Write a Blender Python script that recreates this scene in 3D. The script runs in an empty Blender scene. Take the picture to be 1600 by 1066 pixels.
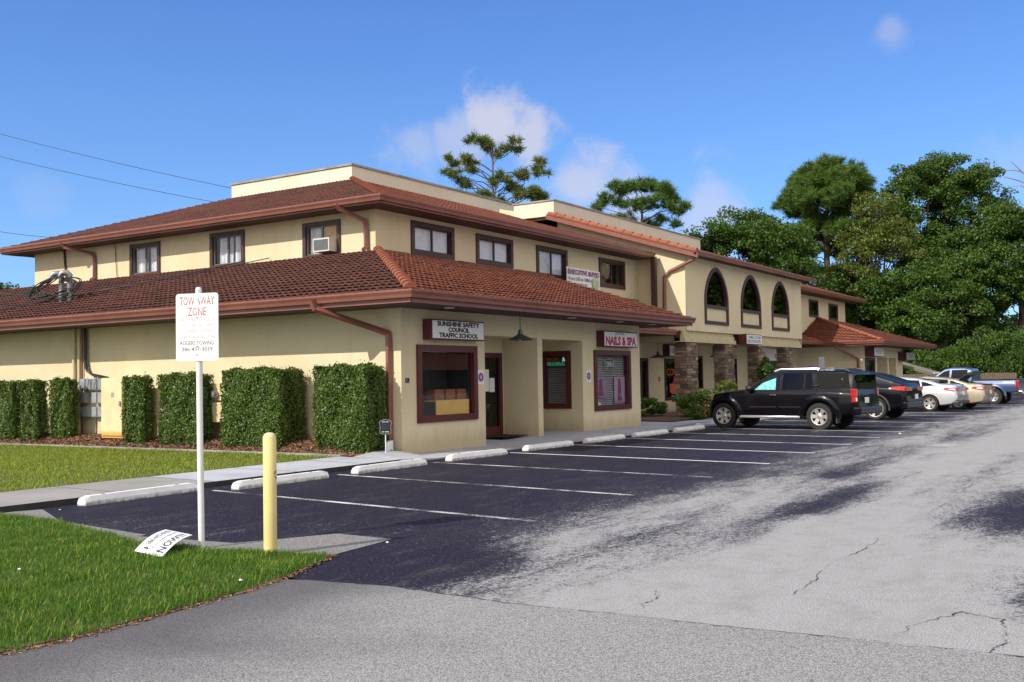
import bpy, bmesh, math, random
import numpy as np
from mathutils import Vector, Matrix
random.seed(7); RNG = np.random.default_rng(11)
S = bpy.context.scene; COL = S.collection
# ------------------------------------------------------------------ camera
cam = bpy.data.cameras.new('camera'); co = bpy.data.objects.new('camera', cam); COL.objects.link(co)
cam.lens = 36.15; cam.sensor_width = 36.0; cam.clip_end = 2000; cam.clip_start = 0.05
RGT, UPV, FWD = Vector((0.5425281, -0.8398658, -0.0169878)), Vector((-0.0219513, -0.0343899, 0.9991674)), Vector((0.8397508, 0.5417035, 0.0370937))
mw = Matrix((RGT, UPV, -FWD)).transposed().to_4x4(); mw.translation = (0, 0, 1.6)
co.matrix_world = mw; S.camera = co
# ------------------------------------------------------------------ sky, sun, exposure
SUN = Vector((0.70, -0.225, -0.56)).normalized()
w = bpy.data.worlds.new('World'); S.world = w; w.use_nodes = True
nt = w.node_tree; nt.nodes.clear()
def N(nt, typ, **k):
    n = nt.nodes.new(typ)
    for a, b in k.items():
        if a.startswith('i_'):
            n.inputs[a[2:].replace('_', ' ')].default_value = b
        else: setattr(n, a, b)
    return n
def math_(nt, op, a, b=None, c=None, clamp=False):
    n = nt.nodes.new('ShaderNodeMath'); n.operation = op; n.use_clamp = clamp
    for i, x in enumerate((a, b, c)):
        if x is None: continue
        if isinstance(x, (int, float)): n.inputs[i].default_value = x
        else: nt.links.new(x, n.inputs[i])
    return n.outputs[0]
def mixc(nt, fac, a, b, blend='MIX'):
    n = nt.nodes.new('ShaderNodeMix'); n.data_type = 'RGBA'; n.blend_type = blend
    for sock, x in ((n.inputs[0], fac), (n.inputs[6], a), (n.inputs[7], b)):
        if isinstance(x, (int, float)): sock.default_value = x
        elif isinstance(x, (tuple, list)): sock.default_value = (*x, 1) if len(x) == 3 else x
        else: nt.links.new(x, sock)
    return n.outputs[2]
def smooth(nt, v, lo, hi):
    n = nt.nodes.new('ShaderNodeMapRange'); n.interpolation_type = 'SMOOTHSTEP'
    n.inputs[1].default_value = lo; n.inputs[2].default_value = hi
    nt.links.new(v, n.inputs[0]); return n.outputs[0]
def noise(nt, vec, scale, detail=3, rough=.5, dist=0):
    n = N(nt, 'ShaderNodeTexNoise'); n.inputs['Scale'].default_value = scale
    n.inputs['Detail'].default_value = detail; n.inputs['Roughness'].default_value = rough
    n.inputs['Distortion'].default_value = dist
    if vec is not None: nt.links.new(vec, n.inputs['Vector'])
    return n.outputs[0]
sky = N(nt, 'ShaderNodeTexSky', sky_type='NISHITA', sun_disc=False)
sky.sun_elevation = math.radians(37.3); sky.sun_rotation = math.radians(287.8)
sky.altitude = 0; sky.air_density = 1.0; sky.dust_density = 0.25; sky.ozone_density = 3.0
tc = N(nt, 'ShaderNodeTexCoord'); dirv = tc.outputs['Generated']
cn = noise(nt, dirv, 15, 9, .6, .3)
total = None
for (dx, dy, dz), rad, st in [((.808,.533,.25),.040,1.0), ((.83,.51,.235),.036,.9), ((.787,.567,.232),.036,.6), ((.76,.60,.225),.040,.45), ((.862,.474,.185),.045,.75), ((.885,.44,.17),.04,.6),
                              ((.93,.2,.3),.020,.35), ((.92,.37,.155),.05,.6), ((.53,.83,.17),.025,.12), ((.98,.11,.18),.05,.2)]:
    vm = N(nt, 'ShaderNodeVectorMath', operation='DISTANCE'); nt.links.new(dirv, vm.inputs[0])
    vm.inputs[1].default_value = Vector((dx, dy, dz)).normalized()
    e = math_(nt, 'DIVIDE', vm.outputs['Value'], rad)
    e = math_(nt, 'SUBTRACT', 1.0, e)
    e = math_(nt, 'ADD', e, math_(nt, 'MULTIPLY', math_(nt, 'SUBTRACT', cn, .5), 2.6))
    e = math_(nt, 'MULTIPLY', smooth(nt, e, -.05, .75), st)
    total = e if total is None else math_(nt, 'MAXIMUM', total, e)
gm = N(nt, 'ShaderNodeGamma'); gm.inputs[1].default_value = .58; nt.links.new(sky.outputs[0], gm.inputs[0])   # gamma compresses the sky: flatter brightness than the clean model sky
skt = mixc(nt, 1.0, gm.outputs[0], (1.55, 2.95, 4.95), 'MULTIPLY')
sz = N(nt, 'ShaderNodeSeparateXYZ'); nt.links.new(dirv, sz.inputs[0])
rp = N(nt, 'ShaderNodeValToRGB'); el = rp.color_ramp.elements
for pz, c in ((.0, (.98, .80, .70)), (.15, (.92, .74, .68)), (.235, (.80, .66, .645)), (.27, (.44, .515, .63)), (.36, (.265, .36, .585)), (.65, (.17, .27, .48))):
    e_ = el[0] if pz == 0 else (el[1] if pz == .65 else el.new(pz)); e_.position = pz; e_.color = (*c, 1)
nt.links.new(sz.outputs[2], rp.inputs[0]); skt = mixc(nt, 1.0, skt, rp.outputs[0], 'MULTIPLY')
skyc = mixc(nt, math_(nt, 'MULTIPLY', total, .8), skt, (6.3, 6.1, 6.9))
# bright warm clouds added outside the view to lift and warm the fill light
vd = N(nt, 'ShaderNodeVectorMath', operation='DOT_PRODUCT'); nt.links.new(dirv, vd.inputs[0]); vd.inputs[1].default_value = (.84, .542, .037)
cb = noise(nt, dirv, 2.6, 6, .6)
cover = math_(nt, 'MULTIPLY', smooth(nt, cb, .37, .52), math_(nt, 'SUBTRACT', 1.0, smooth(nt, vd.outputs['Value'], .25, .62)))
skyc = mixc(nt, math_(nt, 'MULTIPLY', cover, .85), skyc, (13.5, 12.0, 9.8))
bg = N(nt, 'ShaderNodeBackground'); bg.inputs[1].default_value = .1
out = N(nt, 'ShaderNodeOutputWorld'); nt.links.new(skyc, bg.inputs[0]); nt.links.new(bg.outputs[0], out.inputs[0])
sl = bpy.data.lights.new('sun', 'SUN'); sl.energy = 4.0; sl.angle = math.radians(.53); sl.color = (1, .925, .80)
so = bpy.data.objects.new('sun', sl); COL.objects.link(so); so.location = (-40, 15, 40)
so.rotation_euler = SUN.to_track_quat('-Z', 'Y').to_euler()
S.view_settings.view_transform = 'Standard'; S.view_settings.look = 'None'; S.view_settings.gamma = 1
S.view_settings.exposure = 0.2
S.cycles.max_bounces = 8; S.cycles.transparent_max_bounces = 16
# ------------------------------------------------------------------ materials
def newmat(name):
    m = bpy.data.materials.new(name); m.use_nodes = True
    nt = m.node_tree; b = nt.nodes['Principled BSDF']
    return m, nt, b
def objco(nt): return N(nt, 'ShaderNodeTexCoord').outputs['Object']
def mapped(nt, vec, s):
    n = N(nt, 'ShaderNodeMapping'); n.inputs['Scale'].default_value = s; nt.links.new(vec, n.inputs[0]); return n.outputs[0]
def bump(nt, b, h, strength=.3, dist=.01):
    n = N(nt, 'ShaderNodeBump'); n.inputs['Strength'].default_value = strength; n.inputs['Distance'].default_value = dist
    nt.links.new(h, n.inputs['Height']); nt.links.new(n.outputs[0], b.inputs['Normal'])
def mat(name, col, rough=.6, var=.12, vs=2.0, bmp=0, bs=60, metal=0, coat=0, col2=None, spec=.5, emit=None, es=1):
    m, nt, b = newmat(name); v = objco(nt)
    c2 = col2 or tuple(x*(1-var*2) for x in col)
    n1 = noise(nt, v, vs, 5, .6)
    c = mixc(nt, smooth(nt, n1, .3, .7), col, c2)
    nt.links.new(c, b.inputs['Base Color'])
    b.inputs['Roughness'].default_value = rough; b.inputs['Metallic'].default_value = metal
    b.inputs['Coat Weight'].default_value = coat; b.inputs['Coat Roughness'].default_value = .04
    b.inputs['Specular IOR Level'].default_value = spec
    if bmp: bump(nt, b, noise(nt, v, bs, 4, .6), bmp, .01)
    if emit: b.inputs['Emission Color'].default_value = (*emit, 1); b.inputs['Emission Strength'].default_value = es
    return m
def stucco(name, col):
    m, nt, b = newmat(name); v = objco(nt)
    n1 = noise(nt, v, .7, 5, .6); n2 = noise(nt, mapped(nt, v, (2.2, 2.2, .35)), 1.6, 5, .65); n3 = noise(nt, v, 9, 4, .6)
    c = mixc(nt, smooth(nt, n1, .3, .75), col, tuple(x*k for x, k in zip(col, (.93, .9, .85))))
    c = mixc(nt, math_(nt, 'MULTIPLY', smooth(nt, n2, .5, .8), .28), c, tuple(x*k for x, k in zip(col, (.72, .68, .6))))
    c = mixc(nt, math_(nt, 'MULTIPLY', smooth(nt, n3, .45, .75), .12), c, tuple(x*.7 for x in col))
    sp = N(nt, 'ShaderNodeSeparateXYZ'); nt.links.new(v, sp.inputs[0])
    grime = math_(nt, 'MULTIPLY', smooth(nt, math_(nt, 'ADD', math_(nt, 'MULTIPLY', sp.outputs[2], -1), math_(nt, 'MULTIPLY', n2, .5)), -.35, .1), .45)
    c = mixc(nt, grime, c, (.30, .22, .12))
    nt.links.new(c, b.inputs['Base Color']); b.inputs['Roughness'].default_value = .9; b.inputs['Specular IOR Level'].default_value = .15
    h = math_(nt, 'ADD', noise(nt, v, 28, 5, .7), math_(nt, 'MULTIPLY', noise(nt, v, 5, 3), .8))
    bump(nt, b, h, .5, .012)
    return m
def tile_mat(name, col, col2, mould, amt):
    m, nt, b = newmat(name); v = objco(nt)
    g = N(nt, 'ShaderNodeNewGeometry').outputs['Random Per Island']
    n0 = noise(nt, v, .55, 5, .65); n1 = noise(nt, v, 3.5, 6, .7); n2 = noise(nt, v, 22, 4, .6)
    c = mixc(nt, smooth(nt, n1, .3, .7), col, col2)
    k = math_(nt, 'ADD', math_(nt, 'MULTIPLY', n0, .9), math_(nt, 'MULTIPLY', n1, .6))
    c = mixc(nt, math_(nt, 'MULTIPLY', smooth(nt, k, .95-.55*amt, 1.15-.4*amt), .88), c, mould)
    c = mixc(nt, math_(nt, 'MULTIPLY', smooth(nt, n2, .5, .72), .35), c, tuple(x*.45 for x in col))
    nt.links.new(c, b.inputs['Base Color']); b.inputs['Roughness'].default_value = .85; b.inputs['Specular IOR Level'].default_value = .2
    bump(nt, b, n2, .3, .01)
    return m
def island_mat(name, cols, rough=.6, trans=.25, spec=.3):
    m, nt, b = newmat(name)
    g = N(nt, 'ShaderNodeNewGeometry').outputs['Random Per Island']
    cr = N(nt, 'ShaderNodeValToRGB'); e = cr.color_ramp.elements
    while len(e) < len(cols): e.new(.5)
    for i, c in enumerate(cols):
        e[i].position = i/(len(cols)-1); e[i].color = (*c, 1)
    nt.links.new(g, cr.inputs[0]); nt.links.new(cr.outputs[0], b.inputs['Base Color'])
    b.inputs['Roughness'].default_value = rough; b.inputs['Specular IOR Level'].default_value = spec
    if trans:
        t = N(nt, 'ShaderNodeBsdfTranslucent'); nt.links.new(cr.outputs[0], t.inputs[0])
        mx = N(nt, 'ShaderNodeMixShader'); mx.inputs[0].default_value = trans
        nt.links.new(b.outputs[0], mx.inputs[1]); nt.links.new(t.outputs[0], mx.inputs[2])
        nt.links.new(mx.outputs[0], nt.nodes['Material Output'].inputs[0])
    return m
def glass_mat(name, tint=(1, 1, 1), refl=1.0, rough=.01, through=1.0, ior=1.5):
    m, nt, b = newmat(name); nt.nodes.remove(b)
    t = N(nt, 'ShaderNodeBsdfTransparent'); t.inputs[0].default_value = (*[x*through for x in tint], 1)
    gl = N(nt, 'ShaderNodeBsdfGlossy'); gl.inputs['Roughness'].default_value = rough
    gl.inputs['Color'].default_value = (refl, refl, refl, 1)
    fr = N(nt, 'ShaderNodeFresnel'); fr.inputs[0].default_value = ior; bf = N(nt, 'ShaderNodeNewGeometry').outputs['Backfacing']
    mx = N(nt, 'ShaderNodeMixShader'); nt.links.new(math_(nt, 'MULTIPLY', fr.outputs[0], math_(nt, 'SUBTRACT', 1.0, bf)), mx.inputs[0])
    nt.links.new(t.outputs[0], mx.inputs[1]); nt.links.new(gl.outputs[0], mx.inputs[2])
    # gentle waviness of old panes
    nz = noise(nt, objco(nt), 1.3, 2); bp = N(nt, 'ShaderNodeBump'); bp.inputs['Strength'].default_value = .05; bp.inputs['Distance'].default_value = .02
    nt.links.new(nz, bp.inputs['Height']); nt.links.new(bp.outputs[0], gl.inputs['Normal'])
    nt.links.new(mx.outputs[0], nt.nodes['Material Output'].inputs[0])
    return m
def asphalt_mat():
    m, nt, b = newmat('worn_sealed_asphalt'); v = objco(nt)
    sp = N(nt, 'ShaderNodeSeparateXYZ'); nt.links.new(v, sp.inputs[0]); X, Y = sp.outputs[0], sp.outputs[1]
    nA = noise(nt, mapped(nt, v, (.22, .75, 1)), 1.0, 4, .6, .6); nB = noise(nt, mapped(nt, v, (.5, 2.2, 1)), 1.6, 6, .7)
    nC = noise(nt, v, 2.4, 8, .78); f1 = noise(nt, v, 34, 4, .8); f2 = noise(nt, v, 85, 2, .7)
    k = math_(nt, 'MULTIPLY', math_(nt, 'SUBTRACT', Y, 5.45), .52)
    k = math_(nt, 'MINIMUM', math_(nt, 'MAXIMUM', k, -1.2), .95)
    far = smooth(nt, X, 16, 34); k = math_(nt, 'SUBTRACT', k, math_(nt, 'MULTIPLY', far, .3))
    for bx, by, sx, sy, a in [(13.4, 1.25, 2.9, 1.2, 2.3), (8.2, .45, 1.2, .85, 2.0), (6.9, 5.6, 1.2, .75, 1.7), (13.2, 3.75, 4.0, .45, 1.5), (10.0, 4.6, 2.0, .35, .9), (20, 2.6, 5, .5, 1.1), (30, 4.5, 8, .6, 1.0), (17.5,4.6,2.5,.4,.9)]:
        ex = math_(nt, 'POWER', math_(nt, 'ABSOLUTE', math_(nt, 'DIVIDE', math_(nt, 'SUBTRACT', X, bx), sx)), 2)
        ey = math_(nt, 'POWER', math_(nt, 'ABSOLUTE', math_(nt, 'DIVIDE', math_(nt, 'SUBTRACT', Y, by), sy)), 2)
        g = math_(nt, 'EXPONENT', math_(nt, 'MULTIPLY', math_(nt, 'ADD', ex, ey), -1))
        k = math_(nt, 'ADD', k, math_(nt, 'MULTIPLY', g, a))
    for nz, a in ((nA, 1.9), (nB, 1.5), (nC, .9)):
        k = math_(nt, 'ADD', k, math_(nt, 'MULTIPLY', math_(nt, 'SUBTRACT', nz, .5), a))
    k = math_(nt, 'ADD', k, math_(nt, 'MULTIPLY', math_(nt, 'SUBTRACT', f1, .5), 3.4))
    k = math_(nt, 'ADD', k, math_(nt, 'MULTIPLY', math_(nt, 'SUBTRACT', noise(nt, v, 13, 8, .92), .5), 4.2))
    d = smooth(nt, k, -.38, .40)
    lt = mixc(nt, smooth(nt, f2, .40, .60), (.225, .225, .228), (.395, .395, .398))
    lt = mixc(nt, math_(nt, 'MULTIPLY', smooth(nt, nC, .46, .66), .5), lt, (.22, .21, .20))
    lt = mixc(nt, math_(nt, 'MULTIPLY', smooth(nt, nB, .5, .68), .45), lt, (.26, .255, .25))
    spk = N(nt, 'ShaderNodeTexVoronoi'); spk.inputs['Scale'].default_value = 38; nt.links.new(v, spk.inputs['Vector'])
    lt = mixc(nt, math_(nt, 'MULTIPLY', math_(nt, 'SUBTRACT', 1.0, smooth(nt, spk.outputs['Distance'], .10, .24)), .45), lt, (.10, .098, .095))
    dk = mixc(nt, smooth(nt, f1, .50, .68), (.019, .0175, .031), (.062, .058, .072))
    dk = mixc(nt, math_(nt, 'MULTIPLY', smooth(nt, nB, .5, .75), .5), dk, (.075, .072, .07))
    wear = math_(nt, 'MULTIPLY', smooth(nt, math_(nt, 'ADD', nB, math_(nt, 'MULTIPLY', math_(nt, 'SUBTRACT', f1, .5), 1.3)), .66, .86), .40)   # aggregate showing through the sealer
    dk = mixc(nt, wear, dk, (.20, .195, .19))
    dk = mixc(nt, math_(nt, 'MULTIPLY', smooth(nt, nA, .5, .8), .35), dk, (.055, .053, .062))
    dk = mixc(nt, math_(nt, 'MULTIPLY', smooth(nt, noise(nt, v, 22, 4, .8), .58, .68), .55), dk, (.24, .235, .23))
    nt.links.new(math_(nt, 'SUBTRACT', .22, math_(nt, 'MULTIPLY', d, .19)), b.inputs['Specular IOR Level'])
    c = mixc(nt, d, lt, dk)
    nt.links.new(c, b.inputs['Base Color'])
    nt.links.new(math_(nt, 'SUBTRACT', .9, math_(nt, 'MULTIPLY', d, .3)), b.inputs['Roughness'])
    b.inputs['Specular IOR Level'].default_value = .22
    bump(nt, b, math_(nt, 'ADD', f2, f1), .18, .003)
    return m
def rough_asphalt(name, lo, hi, dark=.55):
    m, nt, b = newmat(name); v = objco(nt)
    n0 = noise(nt, mapped(nt, v, (.5, .35, 1)), 1.0, 4, .6, .4); f1 = noise(nt, v, 70, 2, .7); f2 = noise(nt, v, 120, 2, .7)
    sp = N(nt, 'ShaderNodeSeparateXYZ'); nt.links.new(v, sp.inputs[0])
    c = mixc(nt, smooth(nt, f2, .38, .62), lo, hi)
    c = mixc(nt, math_(nt, 'MULTIPLY', smooth(nt, f1, .52, .62), .6), c, tuple(x*.4 for x in lo))
    dd = smooth(nt, math_(nt, 'ADD', sp.outputs[1], math_(nt, 'MULTIPLY', n0, 2.2)), 5.2, 6.9)
    c = mixc(nt, math_(nt, 'MULTIPLY', dd, dark), c, (.05, .049, .055))
    c = mixc(nt, math_(nt, 'MULTIPLY', smooth(nt, n0, .5, .75), .35), c, (.09, .088, .09))
    nt.links.new(c, b.inputs['Base Color']); b.inputs['Roughness'].default_value = .85; b.inputs['Specular IOR Level'].default_value = .3
    bump(nt, b, math_(nt, 'ADD', f2, f1), .8, .008)
    return m
def worn_paint(name, col, wear):
    m, nt, b = newmat(name); v = objco(nt)
    k = math_(nt, 'ADD', noise(nt, v, 1.1, 4, .6), math_(nt, 'MULTIPLY', noise(nt, v, 70, 3, .7), .9))
    t = N(nt, 'ShaderNodeBsdfTransparent'); mx = N(nt, 'ShaderNodeMixShader')
    nt.links.new(smooth(nt, k, wear-.12, wear+.12), mx.inputs[0])
    nt.links.new(b.outputs[0], mx.inputs[2]); nt.links.new(t.outputs[0], mx.inputs[1])
    nt.links.new(mx.outputs[0], nt.nodes['Material Output'].inputs[0])
    b.inputs['Base Color'].default_value = (*col, 1); b.inputs['Roughness'].default_value = .8
    return m
def rusty(name, col, rust, amt, band=None):
    m, nt, b = newmat(name); v = objco(nt)
    k = noise(nt, v, 7, 5, .7, .3); n2 = noise(nt, v, 2.5, 3)
    c = mixc(nt, smooth(nt, n2, .3, .7), col, tuple(x*.85 for x in col))
    c = mixc(nt, smooth(nt, k, amt, amt+.03), c, rust)
    if band:
        sp = N(nt, 'ShaderNodeSeparateXYZ'); nt.links.new(v, sp.inputs[0])
        c = mixc(nt, smooth(nt, math_(nt, 'ADD', math_(nt, 'MULTIPLY', sp.outputs[2], -1), math_(nt, 'MULTIPLY', k, .22)), band[0], band[1]), c, rust)
    nt.links.new(c, b.inputs['Base Color']); b.inputs['Roughness'].default_value = .55
    bump(nt, b, k, .15, .01)
    return m
MAT = {
 'stucco': stucco('cream_stucco', (.70, .618, .43)),
 'stucco_top': stucco('cream_stucco_parapet', (.72, .67, .55)),
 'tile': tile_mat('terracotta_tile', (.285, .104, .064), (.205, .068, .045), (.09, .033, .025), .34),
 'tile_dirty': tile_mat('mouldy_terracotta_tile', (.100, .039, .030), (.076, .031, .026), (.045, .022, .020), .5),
 'cap': tile_mat('terracotta_cap', (.33, .125, .076), (.25, .086, .052), (.12, .04, .025), .2),
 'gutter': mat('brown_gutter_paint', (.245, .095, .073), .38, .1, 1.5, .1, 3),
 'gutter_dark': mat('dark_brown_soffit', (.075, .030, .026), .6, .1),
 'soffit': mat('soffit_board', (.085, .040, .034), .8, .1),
 'frame': mat('dark_brown_window_frame', (.070, .030, .027), .5, .15, 6, .1, 20),
 'maroon': mat('maroon_painted_wood', (.105, .018, .020), .42, .15, 6, .1, 20),
 'sash': mat('grey_aluminium_sash', (.16, .15, .15), .45, .1),
 'glass': glass_mat('window_glass', (.97, .98, 1), .85),
 'glass_dark': glass_mat('dark_window_glass', (.6, .63, .65), .9, .01, .8),
 'interior': mat('dark_room', (.03, .028, .028), .9, .2),
 'curtain': mat('white_curtain_cloth', (.78, .78, .80), .9, .06, 4),
 'vblind': mat('pale_vertical_blind', (.80, .81, .88), .8, .08, 3),
 'blind': mat('grey_slat_blind', (.36, .36, .35), .6, .1),
 'plywood': mat('plywood_panel', (.55, .33, .11), .8, .15, 5),
 'concrete': mat('painted_grey_sidewalk', (.43, .45, .50), .8, .1, .9, .2, 90, col2=(.35, .365, .41)),
 'concrete_left': mat('grey_weathered_sidewalk', (.30, .29, .275), .9, .1, .8, .3, 80, col2=(.23, .225, .215)),
 'concrete_old': mat('weathered_concrete', (.36, .35, .33), .9, .1, 1.3, .35, 70, col2=(.21, .205, .19)),
 'kerbdark': mat('black_kerb', (.035, .034, .036), .85, .2, 3, .3, 50),  # near-black, for the kerb face, sidewalk joints and anchor holes
 'asphalt': asphalt_mat(),
 'driveway': rough_asphalt('coarse_driveway_asphalt', (.18, .178, .18), (.42, .415, .41), .72),
 'patch': rough_asphalt('old_asphalt_patch', (.13, .127, .122), (.36, .35, .33), 0),
 'stripe': worn_paint('worn_white_stripe', (.74, .74, .72), .78),
 'stripe_worn': worn_paint('faded_white_stripe', (.62, .62, .62), .98),
 'soil': mat('lawn_soil', (.075, .095, .020), .95, .2, 6, .4, 40, col2=(.07, .05, .025)),
 'terrain': mat('rough_grass_ground', (.05, .075, .025), .95, .2, .5, .3, 10),
 'mulchbase': mat('mulch_bed', (.14, .075, .045), .95, .2, 12, .8, 35, col2=(.07, .038, .025)),
 'mulch': island_mat('bark_chips', [(.10, .05, .03), (.30, .16, .10), (.20, .10, .06), (.36, .22, .15), (.14, .07, .045)], .9, 0),
 'grass': island_mat('lawn_blades', [(.028, .095, .008), (.100, .235, .016), (.056, .160, .010), (.17, .27, .035), (.038, .118, .008), (.080,.205,.012)], .55, .35),
 'grass_yellow': island_mat('lawn_blades_yellow', [(.17, .25, .018), (.27, .34, .035), (.21, .29, .025), (.33, .37, .07)], .55, .35),  # lighter, yellower set of blade colours
 'hedge': island_mat('hedge_leaves', [(.036, .080, .013), (.098, .168, .024), (.056, .112, .016), (.155, .215, .036), (.046, .094, .014)], .45, .25, .4),
 'hedgecore': mat('hedge_twigs', (.030, .030, .016), .95, .2, 20),
 'oak': island_mat('oak_leaves', [(.024, .066, .010), (.082, .156, .020), (.046, .102, .014), (.135, .205, .030)], .5, .3, .35),
 'oak_light': island_mat('yellowing_leaves', [(.05, .095, .016), (.17, .21, .04), (.08, .14, .022), (.24, .25, .06)], .55, .3, .3),
 'bush': island_mat('bush_leaves', [(.025, .070, .012), (.068, .140, .022), (.042, .098, .016), (.11, .175, .03)], .5, .3, .35),
 'pine': island_mat('pine_needles', [(.042, .108, .018), (.105, .190, .028), (.068, .145, .024), (.16, .21, .04)], .55, .2, .3),
 'pine_brown': island_mat('browning_needles', [(.05, .13, .03), (.11, .19, .035), (.30, .18, .11), (.08, .16, .035), (.14, .20, .05), (.06, .13, .03)], .6, .2, .3),
 'bark': mat('tree_bark', (.12, .085, .06), .95, .2, 6, .6, 25),
 'bark_pale': mat('pine_bark', (.17, .12, .09), .95, .2, 5, .6, 20),
 'white': mat('white_painted_metal', (.78, .78, .79), .45, .03, 3),
 'stop': rusty('white_painted_concrete', (.84, .84, .83), (.30, .29, .27), .655, (.06, .125)),
 'yellow': rusty('yellow_bollard_paint', (.72, .62, .26), (.19, .065, .022), .62, (.05, .12)),
 'black': mat('black_plastic', (.012, .012, .013), .5, .1),
 'cable': mat('black_cable', (.012, .012, .015), .55, .1),
 'galv': mat('galvanised_pipe', (.36, .37, .40), .42, .1, 8, 0, 1, .7),
 'meter': mat('grey_meter_box', (.34, .36, .40), .55, .12, 5),
 'cabinet': rusty('cream_cabinet_paint', (.74, .61, .36), (.60, .33, .06), .80, (-.42, -.26)),
 'paper': mat('white_paper', (.80, .80, .80), .8, .03),
 'signwhite': mat('white_sign_panel', (.82, .82, .83), .4, .03),
 'ink': mat('black_lettering', (.012, .012, .018), .5, 0),
 'ink_faded': mat('faded_red_lettering', (.52, .20, .23), .6, .05),
 'ink_pale': mat('bleached_pink_lettering', (.68, .42, .46), .6, .05),
 'ink_navy': mat('dark_grey_lettering', (.10, .10, .13), .6, 0),
 'magenta': mat('magenta_lettering', (.50, .02, .13), .5, 0),
 'purple': mat('purple_lettering', (.22, .03, .14), .5, 0),
 'tealtxt': mat('green_lettering', (.03, .33, .22), .5, 0),
 'white_txt': mat('white_lettering', (.7, .72, .75), .6, 0),
 'neon_red': mat('lit_red_neon', (.28, .02, .02), .4, 0, emit=(1, .08, .03), es=.08),
 'neon_green': mat('lit_green_neon', (.02, .30, .16), .4, 0, emit=(.1, 1, .5), es=.16),
 'neon_white': mat('lit_white_neon', (.7, .7, .7), .4, 0, emit=(.9, 1, 1), es=.3),
 'orange': mat('orange_lettering', (.75, .13, .03), .5, .1),
 'mustard': mat('mustard_cloth', (.70, .42, .07), .85, .06, 5),
 'stone': island_mat('ledge_stone', [(.14, .09, .065), (.30, .21, .15), (.10, .075, .06), (.21, .14, .095), (.17, .145, .13), (.36, .27, .20), (.12,.085,.07)], .9, 0, .2),
 'mortar': mat('dark_stone_joint', (.05, .04, .035), .95, .1),
 'lampshade': mat('grey_enamel_shade', (.045, .052, .06), .3, .05),
 'tyre': mat('tyre_rubber', (.018, .018, .018), .75, .1, 30, .2, 80),
 'alloy': mat('silver_alloy', (.72, .71, .70), .3, .03, 3, 0, 1, .75),
 'alloydark': mat('dark_wheel_recess', (.015, .015, .016), .6, .1),
 'paint_black': mat('black_car_paint', (.004, .004, .007), .3, .1, 1, coat=.4, spec=.08),
 'paint_silver': mat('silver_car_paint', (.60, .62, .66), .35, .03, 1, metal=.35, coat=1.0),
 'paint_gold': mat('beige_car_paint', (.50, .43, .32), .35, .03, 1, metal=.35, coat=1.0),
 'paint_blue': mat('blue_car_paint', (.050, .088, .20), .35, .05, 1, metal=.2, coat=.8),
 'carglass': glass_mat('car_window_glass', (.3, .34, .38), .9, .01, .3, 1.45),
 'carglass_clear': glass_mat('clear_car_window_glass', (.85, .95, .97), .6, .01, 1.0, 1.4),
 'chrome': mat('chrome_trim', (.75, .76, .78), .12, .02, 1, metal=1),
 'redlens': mat('red_tail_lens', (.45, .012, .012), .12, .05, coat=1),
 'amber': mat('amber_lens', (.85, .30, .03), .15, .05, coat=1),
 'clearlens': mat('clear_lens', (.65, .66, .68), .1, .05, coat=1),
 'plasticgrey': mat('grey_body_plastic', (.055, .056, .06), .55, .1),
 'teal': mat('teal_sunshade', (.06, .52, .48), .6, .12, 14, col2=(.45, .75, .72)),
 'sticker': mat('violet_round_badge', (.22, .05, .22), .5, 0),
 'bluesign': mat('blue_parking_sign', (.07, .16, .38), .5, .05),
 'wood': mat('weathered_fence_wood', (.16, .11, .08), .9, .15, 5),
 'mat': mat('black_rubber_mat', (.01, .01, .011), .9, .1),
 'acwhite': mat('window_unit_casing', (.62, .61, .57), .5, .05),
 'cornice': mat('olive_cream_trim', (.56, .485, .29), .85, .08, 3),
 'ivory': mat('cream_trim', (.66, .58, .38), .8, .05),
}
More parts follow.
